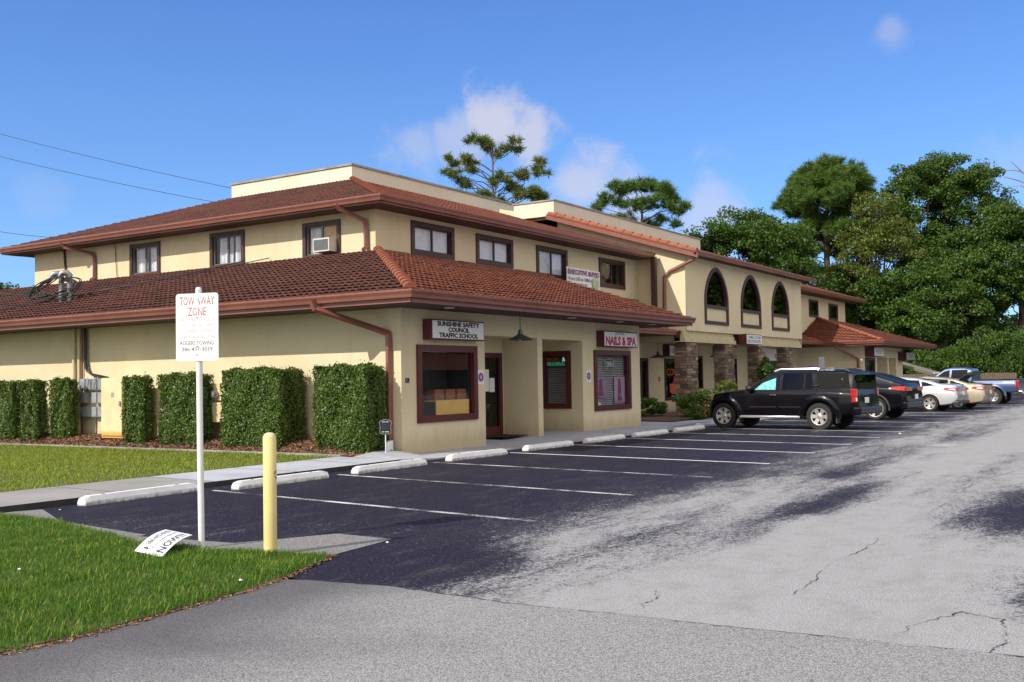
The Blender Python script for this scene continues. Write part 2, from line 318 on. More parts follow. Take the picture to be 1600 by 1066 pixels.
# ------------------------------------------------------------------ mesh helpers
class MB:
    def __init__(s): s.v = []; s.f = []; s.m = []
    def poly(s, pts, mi=0):
        i = len(s.v); s.v += [tuple(p) for p in pts]; s.f.append(tuple(range(i, i+len(pts)))); s.m.append(mi)
    def mesh(s, vs, fs, mi=0):
        i = len(s.v); s.v += [tuple(p) for p in vs]; s.f += [tuple(a+i for a in f) for f in fs]; s.m += [mi]*len(fs)
    def obox(s, o, U, V, W, u0, u1, v0, v1, w0, w1, mi=0):
        o, U, V, W = Vector(o), Vector(U), Vector(V), Vector(W)
        P = [o+U*a+V*b+W*c for c in (w0, w1) for b in (v0, v1) for a in (u0, u1)]
        fs = [(0,2,3,1),(4,5,7,6),(0,1,5,4),(2,6,7,3),(0,4,6,2),(1,3,7,5)]
        if U.cross(V).dot(W) < 0: fs = [f[::-1] for f in fs]
        s.mesh(P, fs, mi)
    def box(s, x0, x1, y0, y1, z0, z1, mi=0):
        s.obox((0,0,0), (1,0,0), (0,1,0), (0,0,1), x0, x1, y0, y1, z0, z1, mi)
    def prism(s, poly, o, U, V, W, w0, w1, mi=0):
        o, U, V, W = Vector(o), Vector(U), Vector(V), Vector(W)
        n = len(poly); a = [o+U*p[0]+V*p[1]+W*w0 for p in poly]; b = [o+U*p[0]+V*p[1]+W*w1 for p in poly]
        area = sum(poly[i][0]*poly[(i+1)%n][1]-poly[(i+1)%n][0]*poly[i][1] for i in range(n))
        flip = (area < 0) != (U.cross(V).dot(W)*(w1-w0) < 0)
        fs = [tuple(range(n))[::-1], tuple(range(n, 2*n))]+[(i, (i+1)%n, n+(i+1)%n, n+i) for i in range(n)]
        if flip: fs = [f[::-1] for f in fs]
        s.mesh(a+b, fs, mi)
    def tube(s, pts, r, seg=8, mi=0, cap=True, sq=None):
        pts = [Vector(p) for p in pts]; n = len(pts); rr = r if isinstance(r, (list, tuple)) else [r]*n
        rings = []; up = None
        for i, p in enumerate(pts):
            t = ((pts[i]-pts[i-1]).normalized() if i else Vector((0,0,0)))+((pts[i+1]-pts[i]).normalized() if i < n-1 else Vector((0,0,0)))
            t.normalize()
            if up is None:
                up = Vector((0,0,1)) if abs(t.z) < .9 else Vector((0,1,0))
            a = t.cross(up).normalized(); b = a.cross(t).normalized(); up = b
            k = 1.0
            if 0 < i < n-1:
                c = (pts[i]-pts[i-1]).normalized().dot(t); k = 1/max(c, .5)
            if sq: ring = [p+a*x*sq[0]+b*y*sq[1]*k for x, y in ((-1,-1),(1,-1),(1,1),(-1,1))]
            else: ring = [p+(a*math.cos(2*math.pi*j/seg)+b*math.sin(2*math.pi*j/seg))*rr[i] for j in range(seg)]
            rings.append(ring)
        m = len(rings[0]); vs = [q for R_ in rings for q in R_]; fs = []
        for i in range(n-1):
            for j in range(m):
                fs.append((i*m+j, i*m+(j+1)%m, (i+1)*m+(j+1)%m, (i+1)*m+j))
        if cap: fs += [tuple(range(m))[::-1], tuple(range((n-1)*m, n*m))]
        s.mesh(vs, fs, mi)
    def lathe(s, prof, o, ax=(0,0,1), seg=24, mi=0, capends=True):
        o = Vector(o); ax = Vector(ax).normalized(); a = ax.orthogonal().normalized(); b = ax.cross(a)
        n = len(prof); vs = [o+ax*h+(a*math.cos(2*math.pi*j/seg)+b*math.sin(2*math.pi*j/seg))*r for r, h in prof for j in range(seg)]
        fs = [(i*seg+j, i*seg+(j+1)%seg, (i+1)*seg+(j+1)%seg, (i+1)*seg+j) for i in range(n-1) for j in range(seg)]
        if capends: fs += [tuple(range(seg))[::-1], tuple(range((n-1)*seg, n*seg))]
        s.mesh(vs, fs, mi)
def link(name, me, parent=None):
    o = bpy.data.objects.new(name, me); COL.objects.link(o)
    if parent is not None:
        o.parent = parent; o.matrix_parent_inverse = WINV.get(parent.name, Matrix()) if not LOCAL[0] else Matrix()
    return o
WINV = {}; LOCAL = [False]
def obj(name, mb, m, parent=None, smooth=None):
    me = bpy.data.meshes.new(name)
    me.from_pydata(mb.v, [], mb.f)
    ms = m if isinstance(m, (list, tuple)) else [m]
    for x in ms: me.materials.append(MAT[x] if isinstance(x, str) else x)
    if len(ms) > 1: me.polygons.foreach_set('material_index', mb.m)
    me.update()
    if smooth is not None:
        me.polygons.foreach_set('use_smooth', [True]*len(me.polygons)); me.set_sharp_from_angle(angle=math.radians(smooth))
    o = link(name, me, parent)
    if parent is not None and not LOCAL[0] and parent.name not in WINV: o.matrix_parent_inverse = Matrix()
    return o
def npmesh(name, V, F, m, parent=None, smooth=False):
    me = bpy.data.meshes.new(name); k = F.shape[1]
    me.vertices.add(len(V)); me.vertices.foreach_set('co', np.ascontiguousarray(V, dtype=np.float32).ravel())
    me.loops.add(F.size); me.loops.foreach_set('vertex_index', np.ascontiguousarray(F, dtype=np.int32).ravel())
    me.polygons.add(len(F)); me.polygons.foreach_set('loop_start', np.arange(0, F.size, k, dtype=np.int32))
    ms = m if isinstance(m, (list, tuple)) else [m]
    for x in ms: me.materials.append(MAT[x])
    me.update(calc_edges=True); me.validate()
    if smooth: me.polygons.foreach_set('use_smooth', [True]*len(me.polygons))
    return link(name, me, parent)
def tag(o, label=None, cat=None, group=None, kind=None):
    if label: o['label'] = label
    if cat: o['category'] = cat
    if group: o['group'] = group
    if kind: o['kind'] = kind
    return o
def thing(name, label, cat, loc=(0,0,0), group=None, rotz=0):
    o = bpy.data.objects.new(name, None); COL.objects.link(o); o.empty_display_size = .2
    o.location = loc; o.rotation_euler = (0, 0, rotz)
    WINV[o.name] = (Matrix.Translation(loc) @ Matrix.Rotation(rotz, 4, 'Z')).inverted()
    return tag(o, label, cat, group)
def struct(name, mb, m, smooth=None): return tag(obj(name, mb, m, None, smooth), kind='structure')
def copy_tree(o, parent=None):
    c = o.copy(); COL.objects.link(c)
    if parent is not None: c.parent = parent
    for ch in list(o.children): copy_tree(ch, c)
    return c
def text_part(name, s, m, parent, o, U, V, width, height, depth=.004, bold=.0, spacing=1.0):
    cu = bpy.data.curves.new('lettering', 'FONT'); cu.body = s; cu.size = 1; cu.offset = bold; cu.space_character = spacing; cu.resolution_u = 2
    ob = bpy.data.objects.new('lettering', cu); COL.objects.link(ob)
    dg = bpy.context.evaluated_depsgraph_get(); me = bpy.data.meshes.new_from_object(ob.evaluated_get(dg))
    bpy.data.objects.remove(ob); bpy.data.curves.remove(cu)
    co_ = np.zeros(len(me.vertices)*3); me.vertices.foreach_get('co', co_); co_ = co_.reshape(-1, 3)
    lo, hi = co_[:, :2].min(0), co_[:, :2].max(0)
    U, V = np.array(Vector(U).normalized()), np.array(Vector(V).normalized()); W = np.cross(U, V); o = np.array(o, float)
    a = (co_[:, 0]-lo[0])/(hi[0]-lo[0])*width; b = (co_[:, 1]-lo[1])/(hi[1]-lo[1])*height
    P = o+a[:, None]*U+b[:, None]*V
    bm = bmesh.new(); bm.from_mesh(me)
    for v, p in zip(bm.verts, P): v.co = p
    r = bmesh.ops.extrude_face_region(bm, geom=bm.faces[:])
    for g in r['geom']:
        if isinstance(g, bmesh.types.BMVert): g.co += Vector(W*depth)
    bmesh.ops.recalc_face_normals(bm, faces=bm.faces[:])
    bm.to_mesh(me); bm.free(); me.materials.clear(); me.materials.append(MAT[m]); me.name = name
    return link(name, me, parent)
# ------------------------------------------------------------------ the office building
EX, EY, EZ = Vector((1,0,0)), Vector((0,1,0)), Vector((0,0,1))
X0, Y0 = 16.87, 13.66          # lower walls of the near wing
XU, YU = 21.15, 17.95          # upper walls
XM, YM = 37.15, 15.90          # arched middle block
XR, YR = 57.6, 14.4            # far wing lower walls
SL = .322
bld = thing('office_building', 'long two storey cream stucco office building with terracotta tile roofs and arched middle block', 'building', (X0, Y0, 0))
def wall_sheet(mb, o, U, W, u0, u1, z0, z1, holes, depth=.14):
    """stucco face on the plane through o along U (outward normal W) with rectangular holes and their reveals"""
    us = sorted({u0, u1, *[h[0] for h in holes], *[h[1] for h in holes]}); zs = sorted({z0, z1, *[h[2] for h in holes], *[h[3] for h in holes]})
    o, U, W = Vector(o), Vector(U), Vector(W); P = lambda u, z, n=0: o+U*u+EZ*z+W*n
    fl = U.cross(EZ).dot(W) < 0
    def q(*p): mb.poly(p[::-1] if fl else p)
    for a, b in zip(us, us[1:]):
        for c, d in zip(zs, zs[1:]):
            if any(h[0] <= (a+b)/2 <= h[1] and h[2] <= (c+d)/2 <= h[3] for h in holes): continue
            q(P(a,c), P(b,c), P(b,d), P(a,d))
    for a, b, c, d in holes:
        q(P(a,c), P(a,d), P(a,d,-depth), P(a,c,-depth)); q(P(b,c), P(b,c,-depth), P(b,d,-depth), P(b,d))
        q(P(a,d), P(b,d), P(b,d,-depth), P(a,d,-depth)); q(P(a,c), P(a,c,-depth), P(b,c,-depth), P(b,c))
def pleats(mb, o, U, W, u0, u1, z0, z1, amp=.025, per=.11, jit=0):
    o, U, W = Vector(o), Vector(U), Vector(W); n = max(4, int((u1-u0)/per*6))
    for z in (0,):
        rows = []
        for zz in (z0, (z0+z1)/2, z1):
            rows.append([o+U*(u0+(u1-u0)*i/n)+EZ*zz+W*(amp*math.sin(i/6*2*math.pi+jit*math.sin(i*.7))*(1.25 if zz == z0 else .9)) for i in range(n+1)])
        for r, s in zip(rows, rows[1:]):
            for i in range(n): mb.poly((r[i], r[i+1], s[i+1], s[i]))
def window(o, U, W, u0, u1, z0, z1, frame='frame', fw=.13, mull=1, fill='curtain', glass='glass', proud=.045, sash=True, parent=None, cur=None, label=None):
    o, U, W = Vector(o), Vector(U), Vector(W); B = (o, U, EZ, W)
    m = MB()
    m.obox(*B, u0, u0+fw, z0, z1, -.07, proud); m.obox(*B, u1-fw, u1, z0, z1, -.07, proud)
    m.obox(*B, u0+fw, u1-fw, z1-fw, z1, -.07, proud-.003); m.obox(*B, u0+fw, u1-fw, z0, z0+fw, -.07, proud-.003)
    win = obj('window', m, frame, parent or bld)
    if label: win['label'] = label
    a, b, c, d = u0+fw, u1-fw, z0+fw, z1-fw
    if sash:
        s = MB(); t = .035
        s.obox(*B, a, a+t, c, d, -.06, -.015); s.obox(*B, b-t, b, c, d, -.06, -.015)
        s.obox(*B, a+t, b-t, d-t, d, -.06, -.017); s.obox(*B, a+t, b-t, c, c+t, -.06, -.017)
        for i in range(mull):
            u = a+(b-a)*(i+1)/(mull+1); s.obox(*B, u-.03, u+.03, c+t, d-t, -.06, -.012)
        obj('sash', s, 'sash' if sash == 'grey' else frame, win)
    g = MB(); g.obox(*B, a, b, c, d, -.048, -.042); obj('pane', g, glass, win)
    r = MB(); D = -.75; P = lambda u, z, n: o+U*u+EZ*z+W*n
    for q in ([(a,c,D),(b,c,D),(b,d,D),(a,d,D)], [(a,c,-.09),(a,c,D),(a,d,D),(a,d,-.09)], [(b,c,-.09),(b,d,-.09),(b,d,D),(b,c,D)], [(a,d,-.09),(a,d,D),(b,d,D),(b,d,-.09)], [(a,c,-.09),(b,c,-.09),(b,c,D),(a,c,D)]):
        r.poly([P(*x) for x in q])
    obj('room_box', r, 'interior', win)
    if fill == 'curtain':
        c_ = MB()
        for k, (x, y) in enumerate(cur or [(a, a+(b-a)*.46), (b-(b-a)*.46, b)]): pleats(c_, P(0,0,-.16), U, W, x, y, c, d, .03, .13, 1.2)
        obj('curtain', c_, 'curtain', win)
    if fill == 'vblind':
        c_ = MB(); n = int((b-a)/.085)
        for i in range(n):
            u = a+(b-a)*(i+.5)/n; c_.obox(P(u, 0, -.15), (U*.96+W*.28), EZ, (W*.96-U*.28), -.043, .043, c, d, -.002, .002)
        obj('blind', c_, 'vblind', win)
    if fill == 'slats':
        c_ = MB(); n = int((d-c)/.05)
        for i in range(n):
            z = c+(d-c)*(i+.5)/n; c_.obox(P(0, z, -.13), U, (EZ*.8-W*.6), (W*.8+EZ*.6), a+.01, b-.01, -.022, .022, -.001, .001)
        obj('blind', c_, 'blind', win)
    return win
FO, LO = (0, Y0, 0), (X0, 0, 0)
# ---- near wing, lower storey
m = MB()
op1, op2 = (19.98, 22.36, .0, 2.64), (22.60, 24.72, .0, 2.62)
wall_sheet(m, FO, EX, -EY, X0, 28.3, .0, 3.22, [(17.45, 19.55, .76, 2.31), op1, op2, (25.42, 27.54, .74, 2.31)], .1)
obj('wall', m, 'stucco', bld)['label'] = 'shaded front wall of the near wing with two entrance recesses'
m = MB(); wall_sheet(m, LO, EY, -EX, Y0, 44, .0, 3.22, []); obj('wall', m, 'stucco', bld)['label'] = 'sunlit side wall behind the clipped hedges'
m = MB()
YB = 14.72
m.poly([(19.98,Y0+.1,0),(19.98,YB,0),(19.98,YB,2.64),(19.98,Y0+.1,2.64)][::-1]); m.poly([(22.36,Y0+.1,0),(22.36,YB,0),(22.36,YB,2.64),(22.36,Y0+.1,2.64)])
wall_sheet(m, (0,YB,0), EX, -EY, 19.98, 22.36, 0, 2.64, [(21.12, 22.26, .17, 2.28)], .06); m.poly([(19.98,Y0+.1,2.64),(22.36,Y0+.1,2.64),(22.36,YB,2.64),(19.98,YB,2.64)][::-1])
obj('entrance_recess', m, 'stucco', bld); m = MB()
m.poly([(22.60,Y0+.1,0),(22.60,16,0),(22.60,16,2.62),(22.60,Y0+.1,2.62)][::-1]); wall_sheet(m, (24.72,0,0), EY, -EX, Y0+.1, 16, 0, 2.62, [(14.08, 14.94, .82, 2.3)], .08)
m.poly([(22.6,16,0),(24.72,16,0),(24.72,16,2.62),(22.6,16,2.62)]); m.poly([(22.6,Y0+.1,2.62),(24.72,Y0+.1,2.62),(24.72,16,2.62),(22.6,16,2.62)][::-1])
obj('entrance_recess', m, 'stucco', bld); m = MB()
m.poly([(28.3,Y0,0),(28.3,YU,0),(28.3,YU,3.14),(28.3,Y0,3.14)])
obj('end_wall', m, 'stucco', bld)
w1 = window(FO, EX, -EY, 17.38, 19.62, .69, 2.38, 'maroon', .15, 0, None, 'glass', .05, False, label='large maroon framed shop window with a mustard cloth on the sill')
c = MB(); c.obox((0,Y0,0), EX, EZ, -EY, 18.15, 19.40, .84, 1.16, -.085, -.06); c.obox((0,Y0,0), EX, EY, EZ, 18.15, 19.40, .085, .4, 1.13, 1.16); obj('window_cloth', c, 'mustard', w1)
for x in (18.18, 18.6, 19.02): c = MB(); c.obox((0,Y0,0), EX, EZ, -EY, x, x+.34, 1.16, 1.40, -.36, -.12); obj('gift_box', c, mat('red_gold_box', (.16,.03,.015), .6, .3, 18, col2=(.24,.10,.03)), w1)
w2 = window((24.72,0,0), EY, -EX, 14.02, 15.0, .76, 2.36, 'maroon', .14, 0, 'slats', 'glass', .05, False, label='narrow maroon framed window with lit sign above closed blinds')
w3 = window(FO, EX, -EY, 25.35, 27.61, .67, 2.38, 'maroon', .14, 0, 'slats', 'glass', .05, False, label='wide maroon framed window with blinds, posters and an unlit neon sign')
for a, b, z0, z1, t in [(25.56,26.3,1.02,1.6,'purple'),(26.75,27.44,.86,1.62,'ink_pale')]:
    c = MB(); c.obox((0,Y0,0), EX, EZ, -EY, a, b, z0, z1, -.095, -.09); p = obj('poster', c, mat('mauve_poster', (.30,.22,.28) if t == 'purple' else (.42,.30,.36), .6), w3)
    c = MB(); mid = (a+b)/2
    c.prism([(mid-.14,z0+.06),(mid+.16,z0+.06),(mid+.1,z0+.3),(mid+.07,z1-.05),(mid-.07,z1-.05),(mid-.12,z0+.3)], (0,Y0,0), EX, EZ, -EY, -.089, -.086); obj('poster_picture', c, 'purple', w3)
c = MB(); c.lathe([(.0,0),(.11,0),(.13,.05),(.06,.09),(.05,.16),(.0,.18)], (25.75, Y0+.14, .82), EZ, 14); obj('sill_ornament', c, 'signwhite', w3, 40)
# door in the first recess
m = MB(); B = ((0,YB,0), EX, EZ, -EY)
m.obox(*B, 21.12, 21.24, .17, 2.28, -.05, .05); m.obox(*B, 22.14, 22.26, .17, 2.28, -.05, .05); m.obox(*B, 21.24, 22.14, 2.16, 2.28, -.05, .047); m.obox(*B, 21.24, 22.14, .17, .40, -.05, .03)
door = obj('door', m, 'maroon', bld)
m = MB(); m.obox(*B, 21.24, 22.14, .40, 2.16, -.02, -.012); obj('pane', m, 'glass_dark', door)
m = MB(); m.obox(*B, 21.24, 22.14, .40, 2.16, -.3, -.29); obj('room_box', m, mat('dim_olive_room', (.10,.085,.04), .9), door)
for a, b, z0, z1 in ((21.5,21.72,1.30,1.86),(21.74,21.97,1.28,1.64)):
    m = MB(); m.obox(*B, a, b, z0, z1, -.011, -.008); obj('paper_notice', m, 'paper', door)
text_part('lettering', '---- ------\n--- - ---', 'white_txt', door, (21.46, YB+.007, .88), EX, EZ, .30, .07, .002)
m = MB(); m.tube([(21.3,YB-.09,1.0),(21.3,YB-.09,1.3)], .014, 8); m.tube([(21.3,YB-.09,1.02),(21.3,YB-.02,1.02)], .012, 6); m.tube([(21.3,YB-.09,1.28),(21.3,YB-.02,1.28)], .012, 6); obj('handle', m, 'galv', door, 40)
# ---- upper storey of the near wing
wl = [(20.60, 19.19, 5.05, 6.09), (24.45, 22.97, 5.06, 6.15), (28.25, 26.77, 5.06, 6.14)]
wf = [(22.66, 24.70, 5.16, 6.12), (25.86, 27.93, 5.17, 6.10), (29.40, 31.47, 5.02, 6.10), (33.86, 35.98, 5.0, 6.09)]
m = MB(); wall_sheet(m, (XU,0,0), EY, -EX, YU, 33.5, 4.4, 6.32, [(b+.06, a-.06, c+.06, d-.06) for a, b, c, d in wl]); m.poly([(XU,33.5,4.4),(XM,33.5,4.4),(XM,33.5,6.24),(XU,33.5,6.24)][::-1])
obj('wall', m, 'stucco', bld)['label'] = 'sunlit upper side wall with three small windows'
m = MB(); wall_sheet(m, (0,YU,0), EX, -EY, XU, 53, 4.3, 6.32, [(a+.06, b-.06, c+.06, d-.06) for a, b, c, d in wf])
obj('wall', m, 'stucco', bld)['label'] = 'shaded upper front wall with four sliding windows'
rec = [(37.2,37.9,.62,2.36), (39.5,42.0,.6,2.36), (42.35,43.6,.3,2.5), (45.3,47.9,.65,2.42), (50.2,51.4,.3,2.4), (53.0,55.6,.5,2.4)]
m = MB(); wall_sheet(m, (0,YU,0), EX, -EY, 28.3, 60, 0, 4.3, [(a+.05, b-.05, c+.05, d-.05) for a, b, c, d in rec]); obj('wall', m, 'stucco', bld)['label'] = 'deeply shaded shopfront wall behind the stone columns'
for i, (a, b, c_, d) in enumerate(wl):
    u0, u1 = b, a; A = u0+.12; Bb = u1-.12
    cur = [[(A+.55, Bb)], [(A+.52, Bb-.1), (A+.08, A+.42)], [(A, A+.56), (Bb-.56, Bb)]][i]
    lw = window((XU,0,0), EY, -EX, u0, u1, c_, d, 'frame', .12, 1, 'curtain', 'glass', .05, 'grey', cur=cur)
    if i == 0:
        p = MB(); p.obox((XU,0,0), EY, EZ, -EX, 19.31, 19.85, 5.55, 5.97, -.09, -.07); obj('plywood_panel', p, 'plywood', lw)
for i, (a, b, c_, d) in enumerate(wf): window((0,YU,0), EX, -EY, a, b, c_, d, 'frame', .14, 1, 'vblind' if i < 3 else None, 'glass', .05)
for i, (a, b, c_, d) in enumerate(rec): window((0,YU,0), EX, -EY, a, b, c_, d, 'frame', .1, 0 if i in (0,2,4) else 1, None, 'glass_dark', .04, True)
# flashing and stucco returns where the lower roof meets the upper wall
for a, b, z in ((21.2,22.55,5.0),(24.9,25.75,5.0),(28.1,29.3,5.0),(35.4,37.1,4.5)):
    m = MB(); m.box(a, b, YU-.05, YU-.002, z, z+.17); obj('flashing', m, 'frame', bld)
# ---- parapets
m = MB(); m.box(28.5, 45, 25.29, 31.69, 8.6, 9.58); obj('parapet', m, 'stucco_top', bld)['label'] = 'long roof parapet over the near wing'
m = MB(); m.box(28.45, 45, 25.24, 25.5, 9.583, 9.66); m.box(28.45, 28.7, 25.5, 31.74, 9.583, 9.66); m.box(28.7, 45, 31.5, 31.74, 9.583, 9.66); obj('coping', m, 'concrete_old', bld)
m = MB(); m.box(36.75, 52.44, 21.53, 23.5, 8.38, 9.0); obj('parapet', m, 'stucco_top', bld)['label'] = 'stepped parapet over the arched block'
m = MB(); m.box(36.70, 52.49, 21.48, 23.55, 9.003, 9.06); obj('coping', m, 'concrete_old', bld)
# ---- arched middle block
hw = lambda a, b: (b-a)/2
arches = [(39.0, 41.58), (43.12, 45.66), (47.2, 49.74)]
def arc(u, a, b, zs=4.72, top=6.08, p=1.72):
    t = min(1, abs((u-(a+b)/2)/hw(a, b))); return zs+(top-zs)*(1-t**p)**(1/p)
m = MB(); us = [XM]; NA = 28; zb, zt = 3.38, 6.30; zl = 3.72
def fq(u0, u1, a0, a1, b0, b1): m.poly([(u0,YM,a0),(u1,YM,a1),(u1,YM,b1),(u0,YM,b0)])
prev = XM
for a, b in arches:
    a, b = a+.06, b-.06
    fq(prev, a, zb, zb, zt, zt)
    for i in range(NA):
        t0 = -math.cos(math.pi*i/NA); t1 = -math.cos(math.pi*(i+1)/NA); u0, u1 = (a+b)/2+hw(a,b)*t0, (a+b)/2+hw(a,b)*t1
        fq(u0, u1, arc(u0,a,b), arc(u1,a,b), zt, zt); fq(u0, u1, zb, zb, zl, zl)
        m.poly([(u0,YM,arc(u0,a,b)),(u1,YM,arc(u1,a,b)),(u1,YM+.15,arc(u1,a,b)),(u0,YM+.15,arc(u0,a,b))][::-1])
    prev = b
fq(prev, 51.8, zb, zb, zt, zt)
m.poly([(XM,YM,zb),(XM,YM+.3,zb),(51.8,YM+.3,zb),(51.8,YM,zb)]); zb = 2.97
side = [(YM+.02,zb),(YM+.02,3.38),(YM,3.38)][0:1]+[(24.5,zb),(24.5,9.0),(22.5,8.55),(YM,6.38)]
m.poly([(XM,y,z) for y, z in side]); m.poly([(51.8,y,z) for y, z in side][::-1])
m.poly([(XM,YM+.3,zb),(51.8,YM+.3,zb),(51.8,YU,zb),(XM,YU,zb)])
obj('wall', m, 'stucco', bld)['label'] = 'projecting arched block with a bright sunlit side'
for a, b in arches:
    m = MB(); fw = .15; zi = 4.36
    prof = lambda a_, b_, d: [(b_-(b_-a_)*(.5-.5*math.cos(math.pi*i/24)), arc(b_-(b_-a_)*(.5-.5*math.cos(math.pi*i/24)), a_, b_, 4.72, 6.08-d)) for i in range(25)]
    outer = [(a,3.70)]+[(b,3.70)]+prof(a,b,0); inner = prof(a+fw,b-fw,fw)
    for w0, w1, flip in ((.05,.05,0),):
        po = prof(a,b,0); pi = inner
        for i in range(24):
            for (p, q, r, s) in ((po[i],po[i+1],pi[i+1],pi[i]),):
                m.poly([(x,YM-.05,z) for x, z in (p,q,r,s)])
            m.poly([(po[i][0],YM-.05,po[i][1]),(po[i][0],YM+.02,po[i][1]),(po[i+1][0],YM+.02,po[i+1][1]),(po[i+1][0],YM-.05,po[i+1][1])])
            m.poly([(pi[i][0],YM-.05,pi[i][1]),(pi[i+1][0],YM-.05,pi[i+1][1]),(pi[i+1][0],YM+.12,pi[i+1][1]),(pi[i][0],YM+.12,pi[i][1])])
    m.box(a, a+fw, YM-.05, YM+.12, 3.70, 4.72); m.box(b-fw, b, YM-.05, YM+.12, 3.70, 4.72)
    m.box(a+fw, b-fw, YM-.047, YM+.12, 3.70, 3.84); m.box(a+fw, b-fw, YM-.047, YM+.12, zi, zi+.13)
    wn = obj('window', m, 'frame', bld)
    p = MB(); p.box(a+fw, b-fw, YM+.02, YM+.08, 3.84, zi); obj('stucco_panel', p, 'ivory', wn)
    g = MB(); g.prism([(x,z) for x, z in inner]+[(a+fw,zi+.13),(b-fw,zi+.13)], (0,YM,0), EX, EZ, -EY, -.085, -.08); obj('pane', g, 'glass_dark', wn)
    r = MB(); r.box(a+.02, b-.02, YM+.7, YM+.75, 3.8, 6.2); obj('room_box', r, 'interior', wn)
m = MB()
for a, b in ((37.0,42.4),(44.8,51.6)):
    m.box(a+.06, b, YM+.10, YM+.45, 3.24, 3.378); m.box(a, b, YM+.05, YM+.45, 3.10, 3.237); m.box(a-.05, b+.04, YM-.01, YM+.45, 2.93, 3.097)
    obj('cornice', m, 'cornice', bld); m = MB()
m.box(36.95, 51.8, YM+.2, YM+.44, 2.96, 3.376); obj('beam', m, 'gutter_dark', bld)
def stone_column(x0, x1, y0, y1, z0, z1):
    core = MB(); core.box(x0+.03, x1-.03, y0+.03, y1-.03, z0, z1); cc = obj('stone_column', core, 'mortar', bld)
    s = MB(); z = z0
    while z < z1-.04:
        h = random.choice((.07,.09,.11,.14,.17)); h = min(h, z1-z)
        for (o, U, W, L) in (((x0,y0,0),EX,-EY,x1-x0),((x0,y1,0),-EY,-EX,y1-y0),((x1,y0,0),EY,EX,y1-y0)):
            u = 0
            while u < L-.02:
                l = min(random.uniform(.14,.46), L-u)
                if L-u-l < .1: l = L-u
                p = random.uniform(.0,.05)
                s.obox(o, U, EZ, W, u+.006, u+l-.006, z+.006, z+h-.006, -.05, p); u += l
        z += h
    obj('stone_facing', s, 'stone', cc)
for x, w_ in ((37.2,1.05), (41.25,1.05), (45.3,1.0), (49.4,.95)): stone_column(x, x+w_, YM+.05, YM+.55, 0, 2.93)
# ---- far wing
m = MB(); wall_sheet(m, (0,YR,0), EX, -EY, XR, 67.4, 0, 3.1, [(58.2,60.2,.5,2.4),(60.9,63.4,0,2.5),(63.8,65.6,0,2.5)], .1)
wall_sheet(m, (XR,0,0), EY, -EX, YR, YU, 0, 3.1, []); m.poly([(67.4,YR,0),(67.4,24,0),(67.4,24,3.1),(67.4,YR,3.1)])
m.poly([(60.9,16,0),(63.4,16,0),(63.4,16,2.5),(60.9,16,2.5)]); m.poly([(63.4,14.5,0),(63.4,16,0),(63.4,16,2.5),(63.4,14.5,2.5)][::1]); m.poly([(63.8,15.6,0),(65.6,15.6,0),(65.6,15.6,2.5),(63.8,15.6,2.5)]); m.poly([(65.6,14.5,0),(65.6,15.6,0),(65.6,15.6,2.5),(65.6,14.5,2.5)])
m.poly([(60.9,YR,2.5),(65.6,YR,2.5),(65.6,16,2.5),(60.9,16,2.5)][::-1])
obj('wall', m, 'stucco', bld)['label'] = 'lower walls of the far wing beyond the parked cars'
window((0,YR,0), EX, -EY, 58.15, 60.25, .45, 2.45, 'frame', .14, 0, 'curtain', 'glass_dark', .05, False, cur=[(58.8,59.7)])
window((0,15.6,0), EX, -EY, 63.9, 64.9, .1, 2.2, 'frame', .12, 0, None, 'glass_dark', .05, False)
m = MB(); wr = [(60.1,61.9,4.98,6.0),(64.15,66.15,4.95,5.97)]
wall_sheet(m, (0,YU+.05,0), EX, -EY, 51.8, 68, 4.3, 6.2, [(a+.05,b-.05,c_+.05,d-.05) for a, b, c_, d in wr]); m.poly([(68,YU+.05,4.3),(68,30,4.3),(68,30,6.2),(68,YU+.05,6.2)])
obj('wall', m, 'stucco', bld)['label'] = 'upper wall of the far wing with two dark windows'
for a, b, c_, d in wr: window((0,YU+.05,0), EX, -EY, a, b, c_, d, 'frame', .12, 0, None, 'glass_dark', .05, False)
